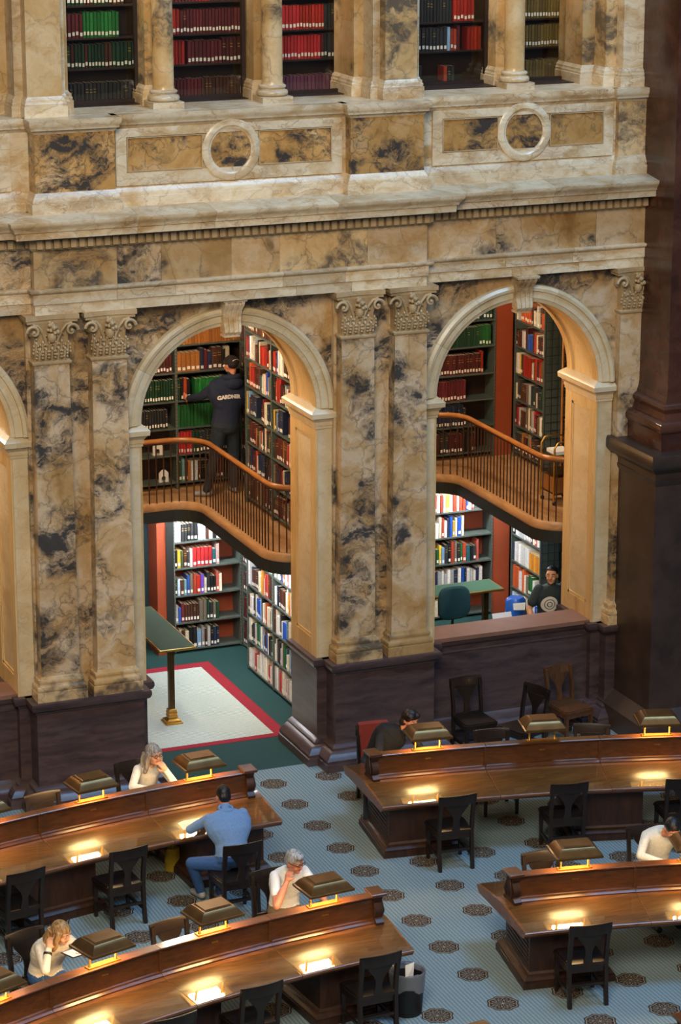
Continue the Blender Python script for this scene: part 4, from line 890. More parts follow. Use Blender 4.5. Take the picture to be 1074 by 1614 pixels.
MB().loft([[(-.10, -.150, .40), (.08, -.150, .38), (.08, -.146, .38), (-.10, -.146, .40)], [(-.11, -.146, .50), (.09, -.146, .49), (.09, -.142, .49), (-.11, -.142, .50)]]).build('white_print', 'white_paper', t)
# lattice grille and ladder pole
t = thing('lattice_grille', 'dark metal lattice grille behind the standing person, right of bookcases', 'grille', (6.2, 3.5, 0))
for i in range(9): MB().box(-.24+i*.10, -.008, .05, -.232+i*.10, .0, 5.5).build('upright_bar', 'shelf_dark', t)
for i in range(44): MB().box(-.24, -.012, .12+i*.12, .6, -.006, .128+i*.12).build('cross_bar', 'shelf_dark', t)
o = MB().tube([(0, 0, 0), (0, 0, 3.3)], .017, 8).build('ladder_pole', 'rail_wood', None, 60, (5.79, 2.62, ZF)); tag(o, 'thin orange-brown vertical pole on balcony, right window arch', 'pole')
t = thing('book_cart', 'metal book cart on balcony half hidden by right window jamb', 'cart', (5.48, 2.05, ZF))
for y in (-.2, .2): MB().tube([(-.18, y, .06), (-.18, y, .80), (-.13, y, .87), (.0, y, .89), (.13, y, .87), (.18, y, .80), (.18, y, .06)], .014, 8).build('hoop_frame', 'brass', t, 60)
for z in (.15, .42, .68): B('tray', 'leg_bronze', t, -.17, -.2, z, .17, .2, z+.015)
B('paper_stack', 'white_paper', t, -.14, -.15, .695, .1, .12, .74); B('cardboard_box', 'tan_leather', t, -.15, -.17, .165, .13, .16, .38)
for x, y in ((-.16, -.18), (.16, -.18), (-.16, .18), (.16, .18)): MB().sphere((x, y, .03), .03, .03, .03, 8, 6).build('caster', 'black', t, 60)
# arch-shaped bookends on the balcony shelves
for x, z, lab in ((.62, 2.89, 'white arch-shaped bookend on the upper of two nearly empty balcony shelves'), (.70, 2.50, 'white arch-shaped bookend on the lower of two nearly empty balcony shelves')):
    n = 10; out = [(-.07, 0), (-.07, .13)]+[(-.07+.14*i/n, .13+.05*math.sin(PI*i/n)) for i in range(1, n)]+[(.07, .13), (.07, 0), (.03, 0), (.03, .06)]+[(.03*math.cos(PI*i/n), .06+.03*math.sin(PI*i/n)) for i in range(1, n)]+[(-.03, .06), (-.03, 0)]
    t = thing('bookend', lab, 'bookend', (x, 4.68, z)); MB().prism(out, lambda u, v, d: (u, d, v), -.006, .006).build('plate', 'white_paper', t); B('foot_plate', 'white_paper', t, -.06, .006, 0, .06, .10, .004)
# ================================================================== people
def fabric(name, col, rough=.85, scale=60, var=.1, fold=.12):
    s = NT(name); co = s.coords(False); nz = s.n('Noise', {'Vector': co, 'Scale': scale, 'Detail': 3}); big = s.n('Noise', {'Vector': co, 'Scale': 9, 'Detail': 4, 'Distortion': 1.0})
    MAT[name] = s.fin(s.mix(1.0, lin(col), s.ramp(nz, [(.3, 1-var), (.7, 1+var)]), 'MULTIPLY'), rough, 0, big, fold*3)
def skinmat(name, col):
    s = NT(name); nz = s.n('Noise', {'Vector': s.coords(False), 'Scale': 25, 'Detail': 3})
    MAT[name] = s.fin(s.mix(1.0, lin(col), s.ramp(nz, [(.3, .92), (.7, 1.06)]), 'MULTIPLY'), .5, **{'Subsurface Weight': .08, 'Subsurface Radius': (.02, .008, .004), 'Subsurface Scale': .5})
def hairmat(name, c1, c2):
    s = NT(name); co = s.vmath('MULTIPLY', s.coords(False), (60, 60, 6)); nz = s.n('Noise', {'Vector': co, 'Scale': 1.0, 'Detail': 4})
    MAT[name] = s.fin(s.ramp(nz, [(.35, lin(c1)), (.65, lin(c2))]), .42, 0, nz, .4)
skinmat('skin_light', '#d9a07c'); skinmat('skin_ruddy', '#c98465'); skinmat('skin_tan', '#cf9a76')
fabric('cloth_white', '#dcd8cc'); fabric('cloth_cream', '#d6cdb8', fold=.2); fabric('cloth_tee', '#dfe0dc', fold=.14); fabric('cloth_blue', '#6f8fb8', fold=.2); fabric('cloth_pale', '#c4c6bd', fold=.2)
fabric('cloth_navy', '#152038', fold=.25); fabric('cloth_charcoal', '#1d2932', fold=.25); fabric('cloth_black', '#0d0f12', fold=.2); fabric('cloth_slate', '#26343a', fold=.15)
fabric('denim', '#2b4f80', fold=.25); fabric('denim_dark', '#18222e', fold=.2); fabric('khaki', '#6a5f4a'); fabric('cap_cloth', '#1b1513')
simple('shoe_white', '#d8d6ce', .6, var=.05); simple('shoe_grey', '#8f9092', .6, var=.08); simple('shoe_dark', '#1c1a18', .5)
simple('eye_white', '#e8e2da', .3, var=.01); simple('eye_dark', '#1a120e', .3); simple('lips', '#a05a4c', .5, var=.05); simple('spectacle', '#15110e', .3); simple('print_white', '#d8d4cc', .8, var=.03); simple('print_grey', '#6a6c6e', .8)
hairmat('hair_grey', '#6e675f', '#bdb2a2'); hairmat('hair_silver', '#74716e', '#c9c6c0'); hairmat('hair_blonde', '#7a5630', '#c19a62'); hairmat('hair_dark', '#120d0a', '#2a1f18'); hairmat('hair_black', '#0a0a0b', '#1d1b1b')

def person(label, loc, rz, P, group=None):
    """one continuous voxel-merged body; P holds joint positions in the person's own frame (+Y is the way they face)"""
    V = Vector; prims = []; mb = MB()
    def cap(tg, a, b, ra, rb, n=12):
        a, b = V(a), V(b); prims.append((tg, a, b, ra, rb)); d = (b-a); m = 4
        mb.tube([a.lerp(b, i/m) for i in range(m+1)], [ra+(rb-ra)*i/m for i in range(m+1)], n); mb.sphere(a, ra, None, None, n, 8); mb.sphere(b, rb, None, None, n, 8)
    def ell(tg, c, r, M=None):
        c = V(c); prims.append((tg, c, c, min(r), min(r))); mb.sphere(c, r[0], r[1], r[2], 14, 10, 0, M)
    hip, neck, hd = V(P['hip']), V(P['neck']), V(P['head']); sw = P.get('sw', .19); bulk = P.get('bulk', 1.0)
    twist = P.get('twist', 0); X0 = V((1, 0, 0)); X1 = V((math.cos(twist), math.sin(twist), 0))
    mid = hip.lerp(neck, .5)+V(P.get('bow', (0, -.03, 0)))
    def spine(q): return hip*(1-q)**2+mid*2*q*(1-q)+neck*q*q
    L = (neck-hip).length; rings = []
    for q, rx, ry in ((-.16, .10, .08), (-.10, .15, .115), (0, .172, .13), (.16, .158, .122), (.35, .155, .118), (.58, sw*.93, .125), (.76, sw*1.0, .118), (.88, sw*.93, .098), (.95, sw*.66, .08), (1.0, .075, .065)):
        qq = max(q, 0); c = spine(qq)+(V((0, 0, q*L)) if q < 0 else V((0, 0, 0))); d = (spine(min(qq+.02, 1))-spine(max(qq-.02, 0))).normalized()
        ax = X0.lerp(X1, qq); ay = d.cross(ax).normalized(); ax = ay.cross(d).normalized(); rx *= bulk; ry *= bulk
        rings.append([c+ax*rx*math.cos(2*PI*i/20)+ay*ry*math.sin(2*PI*i/20) for i in range(20)])
        tg = 'bottom' if q < P.get('hem', .02) else 'top'
        prims.append((tg, c-ax*rx*.55, c+ax*rx*.55, ry*.95, ry*.95))
    mb.loft(rings)
    # head
    hy, hp, hr = P.get('headrot', (0, 0, 0)); HM = Matrix.Rotation(hy, 3, 'Z') @ Matrix.Rotation(hp, 3, 'X') @ Matrix.Rotation(hr, 3, 'Y'); hs = P.get('hs', 1.0)
    H = lambda x, y, z: hd+HM @ V((x, y, z))*hs
    cap('skin', neck-V((0, 0, .03)), H(0, -.02, -.07), .058, .054)
    ell('skin', H(0, 0, .02), (.074*hs, .095*hs, .105*hs), HM); ell('skin', H(0, .028, -.055), (.056*hs, .062*hs, .062*hs), HM); ell('skin', H(0, .07, -.088), (.026*hs, .022*hs, .02*hs), HM)
    cap('skin', H(0, .088, .025), H(0, .112, -.018), .009*hs, .014*hs, 8); ell('skin', H(.012, .098, -.022), (.009*hs,)*3); ell('skin', H(-.012, .098, -.022), (.009*hs,)*3)
    for sx in (-1, 1):
        ell('skin', H(sx*.077, -.008, -.005), (.012*hs, .020*hs, .032*hs), HM); ell('skin', H(sx*.04, .068, -.03), (.022*hs, .020*hs, .022*hs)); cap('skin', H(sx*.018, .086, .042), H(sx*.05, .072, .042), .010*hs, .009*hs, 8)
    # limbs
    def hand(w_, d, nrm, curl, spread=1.0, s=1.0, th=1):
        d = V(d).normalized(); nrm = (V(nrm)-d*V(nrm).dot(d)).normalized(); side = d.cross(nrm)*th
        cap('skin', w_, w_+d*.03*s, .026*s, .030*s)
        for q in (-.026, -.009, .009, .026): cap('skin', w_+d*.03*s+side*q*s*.8, w_+d*.078*s+side*q*s, .0145*s, .0125*s, 8)
        for q, ln in ((-.028, .060), (-.0095, .074), (.0095, .078), (.028, .068)):
            p = w_+d*.082*s+side*q*s*spread; a = curl
            for k, f in enumerate((.45, .32, .23)):
                dd = d*math.cos(a)+nrm*math.sin(a); e = p+dd*ln*f*s; cap('skin', p, e, (.0105-.0008*k)*s, (.0098-.0008*k)*s, 8); p = e; a += curl*.8
        p = w_+d*.025*s+side*.028*s; e = p+(d*.6+side*.7+nrm*.3).normalized()*.04*s; cap('skin', p, e, .0135*s, .0115*s, 8); cap('skin', e, e+(d*.9+nrm*.35).normalized()*.03*s, .0112*s, .0095*s, 8)
    for sd, sx in (('L', -1), ('R', 1)):
        A = P['arm'+sd]; sh = spine(.90)+X1*sx*(sw-.035)+V((0, 0, -.01))+V(A.get('sh', (0, 0, 0))); el, wr = V(A['e']), V(A['w']); sl = A.get('sleeve', 'long')
        ua = .056*P.get('armr', 1.0)
        if sl == 'long': cap('top', sh, el, ua, ua*.83); cap('top', el, el.lerp(wr, .93), ua*.80, ua*.66); cap('skin', el.lerp(wr, .88), wr, .028, .026)
        else:
            m = sh.lerp(el, .62); cap('top', sh, m, ua*1.05, ua*1.02); cap('skin', sh.lerp(el, .5), el, .045, .042); cap('skin', el, el.lerp(wr, .3), .042, .045); cap('skin', el.lerp(wr, .3), wr, .045, .028)
        hand(wr, A['d'], A['n'], A.get('curl', .5), 1, A.get('hs', 1.05), A.get('th', -sx))
        G = P['leg'+sd]; hj = hip+X0*sx*.095+V((0, 0, -.03)); kn, an = V(G['k']), V(G['a']); lr = P.get('legr', 1.0)
        cap('bottom', hj, kn, .092*lr, .068*lr); cap('bottom', kn, an+V((0, 0, .02)), .066*lr, .050*lr)
        fd = V(G.get('f', (0, 1, 0))).normalized(); cap('shoe', an+V((0, 0, -.035)), an+fd*.15+V((0, 0, -.045)), .042, .036); cap('shoe', an+V((0, 0, .01)), an-V((0, 0, .03))-fd*.03, .042, .042)
    for e in P.get('extra', ()): ell(e[0], e[1], e[2])
    me0 = mb.mesh('tmp', 'black'); o0 = ob('tmp', me0)
    md = o0.modifiers.new('r', 'REMESH'); md.mode = 'VOXEL'; md.voxel_size = .0085
    sm = o0.modifiers.new('s', 'SMOOTH'); sm.iterations = 5; sm.factor = .5
    dgp = bpy.context.evaluated_depsgraph_get(); me = bpy.data.meshes.new_from_object(o0.evaluated_get(dgp)); bpy.data.objects.remove(o0)
    tags = ['skin', 'top', 'bottom', 'shoe']; me.materials.clear()
    for tg in tags: me.materials.append(MAT[P['mat'][tg]])
    n = len(me.polygons); ctr = np.zeros(n*3); me.polygons.foreach_get('center', ctr); ctr = ctr.reshape(-1, 3)
    best = np.full(n, 9.0); idx = np.zeros(n, int)
    for tg, a, b, ra, rb in prims:
        a_, ab = np.array(a), np.array(b)-np.array(a); l2 = ab@ab
        t_ = np.clip(((ctr-a_)@ab)/l2, 0, 1) if l2 > 1e-9 else np.zeros(n)
        dist = np.linalg.norm(ctr-a_-t_[:, None]*ab, axis=1)-(ra+(rb-ra)*t_)-(.004 if tg == 'top' else 0)
        k = dist < best; best[k] = dist[k]; idx[k] = tags.index(tg)
    me.polygons.foreach_set('material_index', idx.astype(np.int32)); me.polygons.foreach_set('use_smooth', [True]*n); me.name = 'body'
    t = thing('person', label, 'person', loc, rz, group); ob('body', me, t)
    # face
    if P.get('face', True):
        for sx in (-1, 1):
            MB().sphere(H(sx*.031, .083, .022), .0115*hs, .009*hs, .0075*hs, 10, 8, 0, HM).build('eye', 'eye_white', t, 60)
            MB().sphere(H(sx*.031, .0905, .021), .006*hs, .004*hs, .006*hs, 8, 6, 0, HM).build('iris', 'eye_dark', t, 60)
            MB().tube([H(sx*.014, .096, .041), H(sx*.033, .093, .048), H(sx*.052, .078, .043)], [.004*hs, .0048*hs, .003*hs], 6).build('eyebrow', P['mat']['hair'], t, 60)
        MB().tube([H(-.024, .079, -.055), H(-.01, .0905, -.052), H(0, .0925, -.053), H(.01, .0905, -.052), H(.024, .079, -.055)], [.003*hs, .0062*hs, .0068*hs, .0062*hs, .003*hs], 6).build('mouth', 'lips', t, 60)
    return t, H, HM, hs
def hair(t, H, HM, hs, mat, blobs, strands=()):
    mb = MB()
    for (x, y, z), r in blobs: mb.sphere(H(x, y, z), r[0]*hs, r[1]*hs, r[2]*hs, 16, 12, 0, HM)
    for pts, rs in strands: mb.tube([H(*p) for p in pts], [r*hs for r in rs], 8)
    o0 = ob('tmp', mb.mesh('tmp', mat)); md = o0.modifiers.new('r', 'REMESH'); md.mode = 'VOXEL'; md.voxel_size = .008; sm = o0.modifiers.new('s', 'SMOOTH'); sm.iterations = 3; sm.factor = .5
    me = bpy.data.meshes.new_from_object(o0.evaluated_get(bpy.context.evaluated_depsgraph_get())); bpy.data.objects.remove(o0); me.polygons.foreach_set('use_smooth', [True]*len(me.polygons)); me.name = 'hair'
    me.materials.clear(); me.materials.append(MAT[mat]); return ob('hair', me, t)
def spectacles(t, H, hs):
    mb = MB()
    for sx in (-1, 1):
        mb.tube([H(sx*.033+.023*math.cos(a), .103, .020+.017*math.sin(a)) for a in [2*PI*i/14 for i in range(15)]], .0028*hs, 5)
        mb.tube([H(sx*.056, .102, .024), H(sx*.079, .05, .022), H(sx*.082, -.01, .018)], .0026*hs, 5)
    mb.tube([H(-.011, .104, .022), H(.011, .104, .022)], .0026*hs, 5)
    mb.build('spectacles', 'spectacle', t, 60)
SIT = dict(legL=dict(k=(-.11, .42, .50), a=(-.12, .40, .10)), legR=dict(k=(.11, .42, .50), a=(.12, .44, .10)))
def bob(sil=1.0): return [((0, -.012, .038), (.086, .104, .100)), ((0, -.045, -.02), (.078, .072, .085))]
# --- woman with long grey hair, chin on hand, behind the doorway desk
P = dict(SIT, hip=(0, 0, .54), neck=(0, .20, 1.00), head=(-.01, .27, 1.135), headrot=(.22, -.12, 0), sw=.175, bulk=.95, bow=(0, -.06, 0),
         armL=dict(e=(-.20, .46, .80), w=(-.115, .40, .955), d=(.45, -.12, .8), n=(.3, -.9, .4), curl=.8), armR=dict(e=(.27, .30, .80), w=(.10, .52, .80), d=(-.6, .7, 0), n=(0, 0, -1), curl=.3),
         mat=dict(skin='skin_light', top='cloth_white', bottom='denim_dark', shoe='shoe_dark', hair='hair_grey'))
t, H, HM, hs = person('woman with long grey hair and glasses, chin on hand, in white blouse', (-1.70, -1.63, 0), PI+.10, P)
hair(t, H, HM, hs, 'hair_grey', bob()+[((0, -.05, -.05), (.085, .06, .10))], [([(s*.075, .02, .05), (s*.09, .02, -.04), (s*.095, .01, -.13), (s*.10, -.01, -.22)], [.026, .032, .036, .026]) for s in (-1, 1)]+[([(s*.05, -.08, .0), (s*.06, -.09, -.10), (s*.07, -.085, -.22)], [.04, .045, .03]) for s in (-1, 1)])
spectacles(t, H, hs)
o = MB().box(-.11, -.15, 0, .11, .15, .004).build('paper_sheet', 'white_paper', None, None, (-1.40, -2.23, desk_z(1, .33)-.012), .3); tag(o, 'white sheet on desk in front of the woman with long grey hair', 'paper'); o.rotation_euler = (-.105, 0, .1)
# --- man in blue shirt, back to the camera
P = dict(hip=(0, 0, .55), neck=(.03, .28, 1.02), head=(.07, .40, 1.13), headrot=(-.1, -.45, 0), sw=.235, bulk=1.18, bow=(0, -.09, .02), armr=1.12, face=True,
         armL=dict(e=(-.34, .38, .82), w=(-.14, .58, .80), d=(.7, .6, 0), n=(0, 0, -1), curl=.3), armR=dict(e=(.34, .40, .82), w=(.18, .62, .80), d=(-.6, .7, 0), n=(0, 0, -1), curl=.3),
         legL=dict(k=(-.40, .20, .50), a=(-.26, .30, .10), f=(-.2, 1, 0)), legR=dict(k=(.02, .40, .50), a=(-.08, .16, .10), f=(-.1, 1, 0)), hem=.02, legr=1.05,
         mat=dict(skin='skin_ruddy', top='cloth_blue', bottom='denim', shoe='shoe_grey', hair='hair_black'))
t, H, HM, hs = person('man in pale blue shirt and jeans seen from behind at the doorway desk', (-1.40, -3.83, 0), .06, P)
hair(t, H, HM, hs, 'hair_black', [((0, -.016, .045), (.082, .098, .088)), ((0, -.055, .0), (.074, .055, .075))])
MB().tube([Vector((.03, .22, 1.055))+Vector((.075*math.cos(a), .075*math.sin(a)+.02, .01*math.sin(a))) for a in [2*PI*i/20 for i in range(21)]], .018, 6).build('shirt_collar', 'cloth_blue', t, 60)
o = MB().box(-.14, -.10, 0, .14, .10, .004).build('paper_sheet', 'white_paper', None, None, (-1.62, -3.10, desk_z(1, -.47)-.01), .05); tag(o, 'white pages on desk in front of the man in blue shirt', 'paper'); o.rotation_euler = (.088, 0, .08)
# --- grey-haired man in white tee
P = dict(SIT, hip=(0, 0, .55), neck=(-.01, .14, 1.03), head=(-.01, .24, 1.145), headrot=(.35, -.25, .05), sw=.20, bulk=1.05, bow=(0, -.07, 0),
         armL=dict(e=(-.26, .34, .80), w=(-.20, .58, .80), d=(.4, .8, 0), n=(0, 0, -1), curl=.35, sleeve='short'), armR=dict(e=(.30, .46, .80), w=(.125, .335, .985), d=(-.35, -.1, 1), n=(-.8, -.4, 0), curl=.95, sleeve='short'),
         mat=dict(skin='skin_ruddy', top='cloth_tee', bottom='khaki', shoe='shoe_dark', hair='hair_silver'))
t, H, HM, hs = person('grey-haired man with glasses in white tee, cheek on fist', (-1.33, -5.22, 0), PI+.08, P)
hair(t, H, HM, hs, 'hair_silver', [((0, -.014, .048), (.086, .102, .092)), ((0, -.06, .0), (.076, .056, .078)), ((.0, .05, .095), (.06, .05, .03))])
spectacles(t, H, hs)
# --- blonde woman with wristwatch
P = dict(SIT, hip=(0, 0, .54), neck=(.0, .24, .98), head=(.0, .33, 1.09), headrot=(.35, -.36, .1), sw=.20, bulk=1.12, bow=(0, -.09, 0),
         armR=dict(e=(.25, .44, .80), w=(.15, .34, .96), d=(-.35, -.1, 1), n=(-.8, -.5, 0), curl=.8), armL=dict(e=(-.27, .34, .80), w=(-.21, .47, .875), d=(.7, .3, .1), n=(0, 0, 1), curl=.25),
         mat=dict(skin='skin_light', top='cloth_cream', bottom='denim', shoe='shoe_white', hair='hair_blonde'))
t, H, HM, hs = person('blonde woman in white top with black wristwatch, head on hand', (-4.10, -5.80, 0), PI+.26, P)
hair(t, H, HM, hs, 'hair_blonde', bob()+[((0, -.06, -.05), (.084, .06, .10))], [([(.07, .03, .06), (.095, .03, -.02), (.10, .03, -.10), (.09, .02, -.17)], [.028, .034, .036, .024]), ([(-.07, .0, .05), (-.09, -.02, -.04), (-.09, -.02, -.14)], [.03, .034, .026])]+[([(s*.05, -.08, .02), (s*.06, -.10, -.10), (s*.06, -.09, -.2)], [.045, .05, .03]) for s in (-1, 1)])
wv = Vector((.15, .34, .96)).lerp(Vector((.25, .44, .80)), .22)
dv = (Vector((.15, .34, .96))-Vector((.25, .44, .80))).normalized()
MB().tube([wv-dv*.012, wv+dv*.012], .044, 14).build('watch_strap', 'black', t, 60)
t = thing('tablet', 'small tablet with pale screen in front of the blonde woman', 'tablet', (-3.92, -6.24, .905), .3)
t.rotation_euler = (-.10, 0, .3); B('tablet_body', 'black', t, -.085, -.11, 0, .085, .11, .008); B('tablet_screen', 'white_paper', t, -.075, -.098, .008, .075, .098, .0095)
# --- person in black leaning over the desk below the window
P = dict(hip=(0, 0, .55), neck=(-.26, .10, 1.00), head=(-.38, .19, 1.12), headrot=(.3, -.35, 0), sw=.20, bulk=1.08, bow=(.06, -.06, .0), twist=-.25,
         armL=dict(e=(-.45, .42, .82), w=(-.36, .30, 1.0), d=(-.1, -.3, 1), n=(.6, -.6, 0), curl=.9), armR=dict(e=(.10, .44, .83), w=(-.12, .55, .80), d=(-.8, .5, 0), n=(0, 0, -1), curl=.3),
         legL=dict(k=(-.10, .42, .50), a=(-.05, .40, .10)), legR=dict(k=(.20, .40, .50), a=(.30, .62, .10), f=(.1, 1, 0)),
         mat=dict(skin='skin_ruddy', top='cloth_black', bottom='denim_dark', shoe='shoe_white', hair='hair_dark'))
t, H, HM, hs = person('dark-haired person in black jacket leaning over the desk on red chair', (1.19, -1.70, 0), PI-.08, P)
hair(t, H, HM, hs, 'hair_dark', [((0, -.02, .05), (.092, .108, .095)), ((0, -.06, .02), (.088, .07, .095)), ((.04, .03, .09), (.05, .06, .04)), ((-.05, .03, .085), (.045, .055, .04)), ((.06, -.05, -.04), (.05, .05, .06)), ((-.05, -.06, -.05), (.05, .05, .06))])
# --- man in pale shirt at the right edge
P = dict(SIT, hip=(0, 0, .55), neck=(-.03, .16, 1.02), head=(-.08, .34, 1.10), headrot=(0, -.6, 0), sw=.20, bulk=1.05, bow=(0, -.08, 0),
         armR=dict(e=(.27, .33, .82), w=(.08, .52, .80), d=(-.7, .6, 0), n=(0, 0, -1), curl=.3), armL=dict(e=(-.28, .38, .82), w=(-.14, .56, .80), d=(.5, .7, 0), n=(0, 0, -1), curl=.3),
         mat=dict(skin='skin_ruddy', top='cloth_pale', bottom='khaki', shoe='shoe_dark', hair='hair_black'))
t, H, HM, hs = person('man in rumpled pale shirt bent behind a lamp at right edge', (2.80, -5.70, 0), PI-.16, P)
hair(t, H, HM, hs, 'hair_black', [((0, -.014, .045), (.084, .10, .092)), ((0, -.055, .0), (.076, .056, .08))])
# --- man in cap standing on the balcony, reaching for a book
P = dict(hip=(.0, .02, .96), neck=(.10, .06, 1.62), head=(.12, .08, 1.79), headrot=(.25, -.12, 0), sw=.255, bulk=1.25, bow=(-.02, -.02, .0), armr=1.25, hem=.10, legr=1.22, hs=1.08,
         armL=dict(e=(-.28, .16, 1.38), w=(-.37, .40, 1.31), d=(-.2, .9, .1), n=(.9, .2, 0), curl=.35, hs=1.2), armR=dict(e=(.42, .12, 1.34), w=(.36, .36, 1.25), d=(-.2, 1, 0), n=(-1, 0, 0), curl=.4),
         legL=dict(k=(-.16, .04, .52), a=(-.30, .0, .09), f=(-.75, .5, 0)), legR=dict(k=(.14, .06, .52), a=(.12, .02, .09), f=(.1, 1, 0)),
         mat=dict(skin='skin_ruddy', top='cloth_navy', bottom='cloth_charcoal', shoe='shoe_grey', hair='hair_dark'))
t, H, HM, hs = person('man in cap and navy hoodie on the balcony, reaching for a shelved book', (1.42, 4.10, ZF), .10, P)
hair(t, H, HM, hs, 'hair_dark', [((0, -.03, .02), (.079, .092, .075))])
cp = MB(); rings = []
for i in range(7):
    a = PI/2*i/6; rings.append([H(.088*math.cos(a)*math.cos(b), -.012+.108*math.cos(a)*math.sin(b), .035+.092*math.sin(a)) for b in [2*PI*j/20 for j in range(20)]])
cp.loft([[H(.088*math.cos(b), -.012+.108*math.sin(b), .015) for b in [2*PI*j/20 for j in range(20)]]]+rings); capo = cp.build('cap', 'cap_cloth', t, 60)
br = [[H(.075*math.sin(b)*(1+.0*q), -.012+.10*math.cos(b)+q*.075*math.cos(b*.9), .03-q*.02) for b in [-1.1+2.2*j/10 for j in range(11)]] for q in (0, .5, 1)]
MB().loft(br+[[p-Vector((0, 0, .006)) for p in r] for r in br[::-1]], closed=False, cap=False).build('cap_visor', 'cap_cloth', capo, 60)
MB().tube([H(.055*math.sin(b), -.118+.02*abs(math.sin(b)), .045+.030*math.cos(b)) for b in [-1.2+2.4*j/8 for j in range(9)]], .0045, 5).build('cap_strap', 'print_white', capo, 60)
hd = MB(); 
hd.sphere((.10, -.06, 1.56), .135, .075, .085, 16, 10); hd.tube([(.10+.12*math.cos(a), .05+.11*math.sin(a), 1.625-.02*math.sin(a)) for a in [2*PI*i/20 for i in range(21)]], .042, 8)
hd.build('hood', 'cloth_navy', t, 60)
# lettering across the back of the hoodie
cu = bpy.data.curves.new('lettering', 'FONT'); cu.body = 'GARDNER'; cu.size = .070; cu.align_x = 'CENTER'; cu.extrude = .003; cu.offset = .0035; cu.space_character = 1.0
tmp = ob('tmp', cu); bpy.context.view_layer.update(); me = bpy.data.meshes.new_from_object(tmp.evaluated_get(bpy.context.evaluated_depsgraph_get())); bpy.data.objects.remove(tmp)
from mathutils.bvhtree import BVHTree
def wrap(me, body, ctr, sgn, skin=.005):
    bv = BVHTree.FromPolygons([v.co for v in body.vertices], [tuple(p.vertices) for p in body.polygons])
    for v in me.vertices:
        x, z, k = v.co.x, v.co.y, v.co.z; X = ctr[0]+(-x*sgn); Z = ctr[1]+z
        h = bv.ray_cast(Vector((X, sgn*1.0, Z)), Vector((0, -sgn, 0)))
        y = h[0].y if h[0] is not None else ctr[2]
        v.co = (X, y+sgn*(skin+k), Z)
body = [c for c in t.children if c.name.startswith('body')][0].data
bm_t = bmesh.new(); bm_t.from_mesh(me); bmesh.ops.subdivide_edges(bm_t, edges=bm_t.edges[:], cuts=1); bm_t.to_mesh(me); bm_t.free()
for v in me.vertices: v.co.y -= 1.6*v.co.x**2*.35
wrap(me, body, (.0, 1.375, -.11), -1)
me.materials.clear(); me.materials.append(MAT['print_white']); me.name = 'lettering'
LET = ob('lettering', me, t)
# --- person in dark tee looking out of the right window
P = dict(hip=(0, 0, .90), neck=(0, .03, 1.40), head=(-.0, .06, 1.535), headrot=(-.55, .0, 0), sw=.205, bulk=1.15, bow=(0, .02, 0), hem=.05,
         armR=dict(e=(.31, .03, 1.08), w=(.28, .16, .90), d=(-.1, .4, -1), n=(-1, 0, 0), curl=.3, sleeve='short'), armL=dict(e=(-.31, .03, 1.08), w=(-.28, .16, .90), d=(.1, .4, -1), n=(1, 0, 0), curl=.3, sleeve='short'),
         legL=dict(k=(-.11, .02, .48), a=(-.12, 0, .09)), legR=dict(k=(.11, .02, .48), a=(.12, 0, .09)), armr=1.3,
         mat=dict(skin='skin_tan', top='cloth_slate', bottom='denim_dark', shoe='shoe_dark', hair='hair_black'))
t, H, HM, hs = person('person with tied-back black hair in dark tee with round white emblem', (5.14, 1.58, 0), PI-.10, P)
hair(t, H, HM, hs, 'hair_black', [((0, -.022, .045), (.079, .094, .086)), ((0, -.06, .0), (.07, .05, .07)), ((0, -.12, .02), (.035, .035, .035)), ((0, .0, .092), (.068, .074, .034)), ((.062, -.02, .05), (.02, .05, .05)), ((-.062, -.02, .05), (.02, .05, .05))])
body = [c for c in t.children if c.name.startswith('body')][0].data
def ring_plate(r0, r1, mat, nm, skin, n=28):
    mb = MB(); mb.loft([[(r*math.cos(2*PI*i/n), r*math.sin(2*PI*i/n), d) for r, d in ((r0, .0), (r0*.5+r1*.5, .002), (r1, .0), (r1, -.002), (r0, -.002))] for i in range(n+1)], cap=False)
    me = mb.mesh(nm, mat, 60); wrap(me, body, (.06, 1.16, .16), 1, skin); return ob(nm, me, t)
ring_plate(.075, .112, 'print_white', 'emblem_ring', .006); ring_plate(.002, .080, 'print_grey', 'emblem_disc', .004); ring_plate(.040, .062, 'print_white', 'emblem_inner_ring', .007); ring_plate(.002, .026, 'print_white', 'emblem_dot', .007)
simple('yellow_cloth', '#b59a22', .8, var=.15)
t = thing('tote_bag', 'small yellow cloth bag on the floor under the doorway desk', 'bag', (-1.66, -2.62, 0), .4)
MB().loft([[(.13*f*math.cos(a)*(1+.1*math.sin(3*a)), .07*f*math.sin(a), z) for a in [2*PI*i/18 for i in range(18)]] for z, f in ((0, .9), (.02, 1), (.15, 1.02), (.24, .85), (.27, .8))]).build('bag_body', 'yellow_cloth', t, 60)
for y in (-.03, .03): MB().tube([(-.06, y, .26), (-.04, y, .36), (.04, y, .36), (.06, y, .26)], .008, 6).build('bag_handle', 'yellow_cloth', t, 60)
